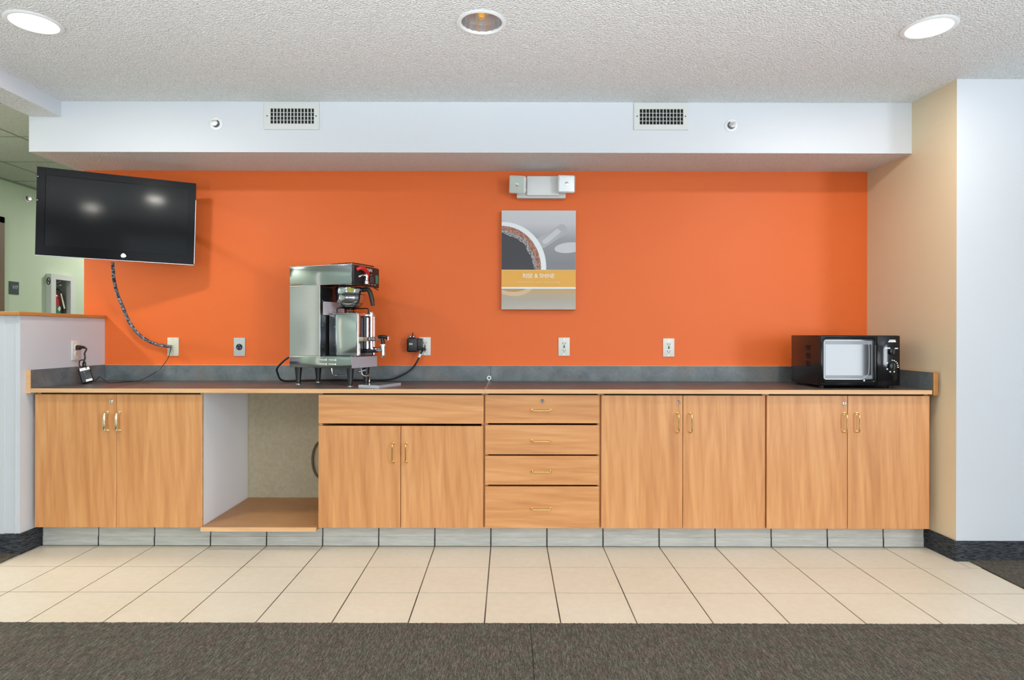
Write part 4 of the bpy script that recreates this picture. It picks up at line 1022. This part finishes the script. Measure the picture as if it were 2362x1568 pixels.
# insulated coffee server standing in the brewer
t = thing('coffee_server', 'boxy stainless coffee server with sight tubes and tap, standing in the brewer', 'coffee server', CB + Vector((0, 0, Z1 + 0.003)), PHI)
sx0, sx1, sy0, sy1, sh = -0.062, 0.108, -0.215, -0.024, 0.235
mb = MB(); mb.box(sx0, sx1, sy0, sy1, 0.0, sh, bev=0.004, seg=2); mb.build('body', 'steel_server', t, True)
mb = MB(); mb.box(sx0 + 0.022, sx1 - 0.020, sy0 - 0.005, sy0 - 0.0005, 0.014, sh - 0.010); mb.build('front_panel', 'black_satin', t, label='dark front panel')
mb = MB(); mb.box(sx0, sx0 + 0.022, sy0 - 0.010, sy0, 0.0, sh, bev=0.003, seg=1); mb.box(sx1 - 0.020, sx1, sy0 - 0.010, sy0, 0.0, sh, bev=0.003, seg=1); mb.box(sx0, sx1, sy0 - 0.010, sy0, sh - 0.012, sh + 0.002, bev=0.002, seg=1); mb.build('corner_trim', 'chrome_soft', t, True)
mb = MB(); mb.box(sx0 - 0.0015, sx1 + 0.001, sy0 - 0.002, sy1, sh - 0.001, sh + 0.006, bev=0.002, seg=1); ld = mb.build('lid', 'steel_server', t, True)
mb = MB(); mb.lathe([(0.0, 0.012), (0.030, 0.010), (0.034, 0.0)], c=(0.01, -0.12, sh + 0.006), n=28); mb.build('lid_opening', 'black_plastic', ld, True)
for (hx, h0, h1) in ((-0.030, -0.055, -0.150), (0.082, -0.085, -0.190)):
    mb = MB(); z = sh + 0.006; mb.tube([(hx, h0, z), (hx, h0, z + 0.020), (hx, h0 - 0.008, z + 0.030), (hx, (h0 + h1) / 2, z + 0.030), (hx, h1 + 0.008, z + 0.030), (hx, h1, z + 0.020), (hx, h1, z)], 0.0036, n=10, smooth=3); mb.build('handle', 'black_plastic', t, True, label='dark wire handle')
mb = MB(); mb.cyl((0.010, sy0 - 0.020, 0.030), (0.010, sy0 - 0.020, sh - 0.020), 0.0075, n=16); mb.build('sight_tube', 'chrome', t, True)
mb = MB(); mb.cyl((0.045, sy0 - 0.022, 0.028), (0.045, sy0 - 0.022, sh + 0.004), 0.0105, n=16); mb.lathe([(0.0, 0.0), (0.013, 0.0), (0.013, 0.016), (0.008, 0.024), (0.0, 0.024)], c=(0.045, sy0 - 0.022, sh - 0.008), n=20); mb.build('sight_tube', 'chrome', t, True)
mb = MB(); mb.box(sx0 + 0.004, sx1 - 0.002, sy0 - 0.038, sy0 - 0.008, 0.082, 0.106, bev=0.003, seg=2); bd = mb.build('guard_band', 'band_tan', t, True)
mb = MB(); mb.box(-0.012, 0.062, sy0 - 0.0395, sy0 - 0.0378, 0.084, 0.104); mb.build('badge', 'black_plastic', bd)
text('lettering', 'BUNN', 0.022, (0.025, sy0 - 0.0400, 0.094), 'label_white', bd)
mb = MB()
for x in (0.010, 0.045, 0.075): mb.cyl((x, sy0 - 0.030, 0.028), (x, sy0 - 0.002, 0.028), 0.013, n=18)
mb.box(-0.004, 0.100, sy0 - 0.034, sy0 - 0.004, 0.016, 0.036, bev=0.005, seg=2); mb.build('tap_base', 'black_plastic', t, True)
fx2 = 0.072
mb = MB(); mb.cyl((fx2, sy0 - 0.010, 0.036), (fx2, sy0 - 0.085, 0.036), 0.012, n=18); mb.cyl((fx2, sy0 - 0.085, 0.060), (fx2, sy0 - 0.085, 0.002), 0.012, n=18); mb.cyl((fx2, sy0 - 0.085, 0.058), (fx2, sy0 - 0.085, 0.064), 0.019, n=20); mb.cyl((fx2, sy0 - 0.085, 0.004), (fx2, sy0 - 0.085, -0.012), 0.010, 0.008, n=18); fc = mb.build('faucet', 'chrome', t, True, label='chrome tap')
mb = MB(); mb.cyl((fx2, sy0 - 0.085, 0.064), (fx2, sy0 - 0.078, 0.100), 0.012, 0.010, n=16); mb.tube([(fx2, sy0 - 0.055, 0.106), (fx2, sy0 - 0.09, 0.108), (fx2 + 0.002, sy0 - 0.118, 0.098)], 0.010, n=12); mb.build('tap_handle', 'black_plastic', fc, True, label='black handle')
mb = MB(); mb.box(fx2 - 0.012, fx2 + 0.016, sy0 - 0.126, sy0 - 0.120, 0.086, 0.110, bev=0.002, seg=1); mb.build('tap_handle_tip', 'chrome_soft', fc, True)

# drip tray on the counter in front
nc = Vector((-0.694, 3.328, TOP)); u = Vector((-math.sin(R(67)), math.cos(R(67)), 0)); v_ = Vector((math.cos(R(67)), math.sin(R(67)), 0))
t = thing('drip_tray', 'flat metal drip tray on the counter in front of the brewer', 'tray', nc + u * 0.065 + v_ * 0.11, R(67))
mb = MB(); mb.box(-0.11, 0.11, -0.065, 0.065, 0.0, 0.016, bev=0.001, seg=1); mb.build('tray_body', 'steel_brushed', t)
mb = MB()
mb.box(-0.103, 0.103, -0.058, 0.058, 0.0158, 0.0168)
mb.build('tray_grid', 'steel', t)

# brewer power cord
P2 = []
P2 += [CB + Vector((-0.255, 0.0, 0.155)) , at(655, 832, 3.62), at(640, 848, 3.64), at(640, 860, 3.68)]
P2 += [Vector((at(652, 870, 3.74).x, 3.74, TOP + 0.012)), Vector((at(690, 874, 3.80).x, 3.82, TOP + 0.0065)), Vector((-1.10, 3.866, TOP + 0.0065)), Vector((-0.92, 3.866, TOP + 0.0065)), Vector((at(895, 870, 3.86).x, 3.862, TOP + 0.0085)),
       at(925, 866, 3.86), at(948, 852, 3.865), at(962, 834, 3.868), at(969, 818, 3.870), at(975, 808, 3.885)]
mb = MB(); mb.tube(P2, 0.0056, n=12); org = P2[6]
o = mb.build('brewer_cable', 'black_rubber', M=Matrix.Translation(-org), smooth=True); o.location = org
tag(o, 'black power cord looping behind the coffee brewer up to the outlet', 'cord')
pl = at(977, 806, 3.90)
mb = MB(); mb.tube([pl + Vector((0.004, -0.001, 0.003)) - org, pl + Vector((0.0, -0.020, 0.001)) - org, at(975, 808, 3.880) - org], lambda q: 0.011 - 0.003 * q, n=14); mb.build('plug', 'black_rubber', o, True)
mb = MB(); a_, b_ = at(970, 816, 3.868), at(966, 824, 3.866); mb.tube([a_ - org, b_ - org], 0.0085, n=12, smooth=0); mb.build('cord_tag', 'label_white', o, True)

# cord loop hanging in the nook
mb = MB(); cx_, cz_ = at(740, 1062, 3.87).x, at(740, 1062, 3.87).z
mb.tube([(0.062 * math.cos(a_), 0, 0.118 * math.sin(a_)) for a_ in [2 * PI * k / 36 for k in range(37)]], 0.0072, n=10, smooth=0)
o = mb.build('hanging_hose', 'cable_olive', smooth=True); o.location = (cx_ + 0.003, 3.893, cz_)
tag(o, 'olive coloured hose loop against the back board of the open nook', 'hose')

# ------------------------------------------------------------------ microwave
MX0, MX1 = at(1893, 830, 3.40).x, at(2077, 830, 3.40).x; MW = MX1 - MX0; MH = 0.276; MY = 3.40; MD = 0.355
t = thing('microwave', 'black countertop microwave with a reflective window on the right of the counter', 'microwave', (MX0, MY, TOP + 0.0))
f0_ = 0.014
mb = MB(); mb.box(0.0, MW, 0.022, MD, f0_, f0_ + MH, bev=0.004, seg=2); bo = mb.build('housing', 'black_satin', t, True)
for k in range(3):
    mb = MB()
    for j_ in range(4): mb.box(-0.001, 0.001, 0.115 + 0.014 * j_, 0.122 + 0.014 * j_, f0_ + 0.10 + 0.045 * k, f0_ + 0.13 + 0.045 * k)
    mb.build('side_vent', 'dark_inside', bo)
# door: thick moulded frame, window, handle side
DW = MW * 0.71
mb = MB(); mb.box(0.0, DW, 0.0, 0.022, f0_ + 0.001, f0_ + MH - 0.001, bev=0.006, seg=3); dr = mb.build('door', 'black_gloss', t, True)
def rrect(x0, x1, z0, z1, r, n=8):
    out = []
    for cx_, cz_, a0 in ((x1 - r, z1 - r, 0), (x0 + r, z1 - r, 90), (x0 + r, z0 + r, 180), (x1 - r, z0 + r, 270)):
        for k in range(n + 1): a_ = R(a0 + 90 * k / n); out.append((cx_ + r * math.cos(a_), cz_ + r * math.sin(a_)))
    return out
def ring(x0, x1, z0, z1, r, rad, y, name, mat, parent):
    P = [Vector((a, y, b_)) for a, b_ in rrect(x0, x1, z0, z1, r)]; P.append(P[0]); mb = MB(); mb.tube(P, rad, n=8, smooth=0); return mb.build(name, mat, parent, True)
wx0, wx1, wz0, wz1 = 0.016, 0.290, f0_ + 0.034, f0_ + MH - 0.024
mb = MB(); mb.frame(wx0 + 0.006, wx1 - 0.010, wz0 + 0.006, wz1 - 0.006, wx0 + 0.010, wx1 - 0.014, wz0 + 0.024, wz1 - 0.026, -0.0016, -0.0011); mb.build('window_mask', 'label_dim', dr)
ring(0.012, 0.296, f0_ + 0.022, f0_ + MH - 0.014, 0.016, 0.0035, -0.0005, 'window_bead', 'black_gloss', dr)
mb = MB(); mb.prism([(a, -0.0012, b_) for a, b_ in rrect(wx0, wx1, wz0, wz1, 0.014)], (0, 0.001, 0)); mb.build('window_glass', 'microwave_glass', dr)
mb = MB(); P = [Vector((0.255, -0.002, wz1 - 0.01)), Vector((0.262, -0.002, wz1 - 0.03)), Vector((0.262, -0.002, f0_ + 0.085)), Vector((0.250, -0.002, f0_ + 0.055)), Vector((0.225, -0.002, f0_ + 0.040))]
mb.tube(P, 0.0018, n=8); mb.build('door_curve', 'label_grey', dr, True)
mb = MB(); mb.cyl((0.236, -0.003, f0_ + 0.030), (0.236, 0.0, f0_ + 0.030), 0.0042, n=16); mb.build('door_dot', 'label_white', dr)
mb = MB(); mb.box(DW - 0.020, DW - 0.008, -0.008, 0.002, f0_ + 0.035, f0_ + MH - 0.05, bev=0.004, seg=2); mb.build('door_grip', 'black_plastic', dr, True)
mb = MB(); mb.box(DW + 0.001, MW, 0.002, 0.022, f0_ + 0.001, f0_ + MH - 0.001, bev=0.005, seg=2); cp = mb.build('control_panel', 'black_gloss', t, True)
def mk(px, py): q = at(px, py, MY); return q.x - MX0, q.z - TOP
# white panel marks
mb = MB(); y = 0.0014
def tri(a, b_, c_): mb.prism([(mk(*a)[0], y, mk(*a)[1]), (mk(*b_)[0], y, mk(*b_)[1]), (mk(*c_)[0], y, mk(*c_)[1])], (0, 0.001, 0))
def bar(px0, px1, py0, py1):
    a, b_ = mk(px0, py1), mk(px1, py0); mb.box(a[0], b_[0], y, y + 0.001, a[1], b_[1])
tri((2048.5, 789), (2053.5, 782.5), (2054, 789)); bar(2054.5, 2066, 783.5, 785.5); bar(2054.5, 2067, 786.3, 789); bar(2042, 2054, 801.5, 804); bar(2064.5, 2072, 802.3, 804.6)
mb.build('panel_print', 'label_white', cp)
mb = MB()
for (a, b_, r_) in ((2047, 837, 1.8), (2047, 851, 1.8), (2054, 857.2, 1.8), (2063, 857.2, 1.8), (2058.5, 830.5, 1.3), (2063, 831.5, 1.4), (2067, 834, 1.3), (2070, 837.3, 1.3), (2071.5, 842.2, 1.4), (2072, 846.8, 1.5)):
    q = mk(a, b_); mb.cyl((q[0], y, q[1]), (q[0], y + 0.001, q[1]), r_ * MY / FPX, n=12)
mb.build('dial_marks', 'label_white', cp)
for (a, b_, r_) in ((2057, 811, 0.017), (2058, 845, 0.022)):
    q = mk(a, b_); mb = MB(); mb.lathe([(r_, 0.0), (r_, 0.004), (r_ * 0.9, 0.012), (r_ * 0.7, 0.014), (0, 0.014)], c=(q[0], 0.002, q[1]), axis='Y', n=36); mb.box(q[0] - 0.003, q[0] + 0.003, -0.018, -0.006, q[1] - r_ * 0.85, q[1] + r_ * 0.85, bev=0.001, seg=1); mb.build('knob', 'black_plastic', cp, True)
for (x, y_) in ((0.03, 0.05), (MW - 0.03, 0.05), (0.03, MD - 0.03), (MW - 0.03, MD - 0.03)):
    mb = MB(); mb.cyl((x, y_, 0), (x, y_, f0_ + 0.002), 0.012, n=16); mb.build('foot', 'black_rubber', t, True)
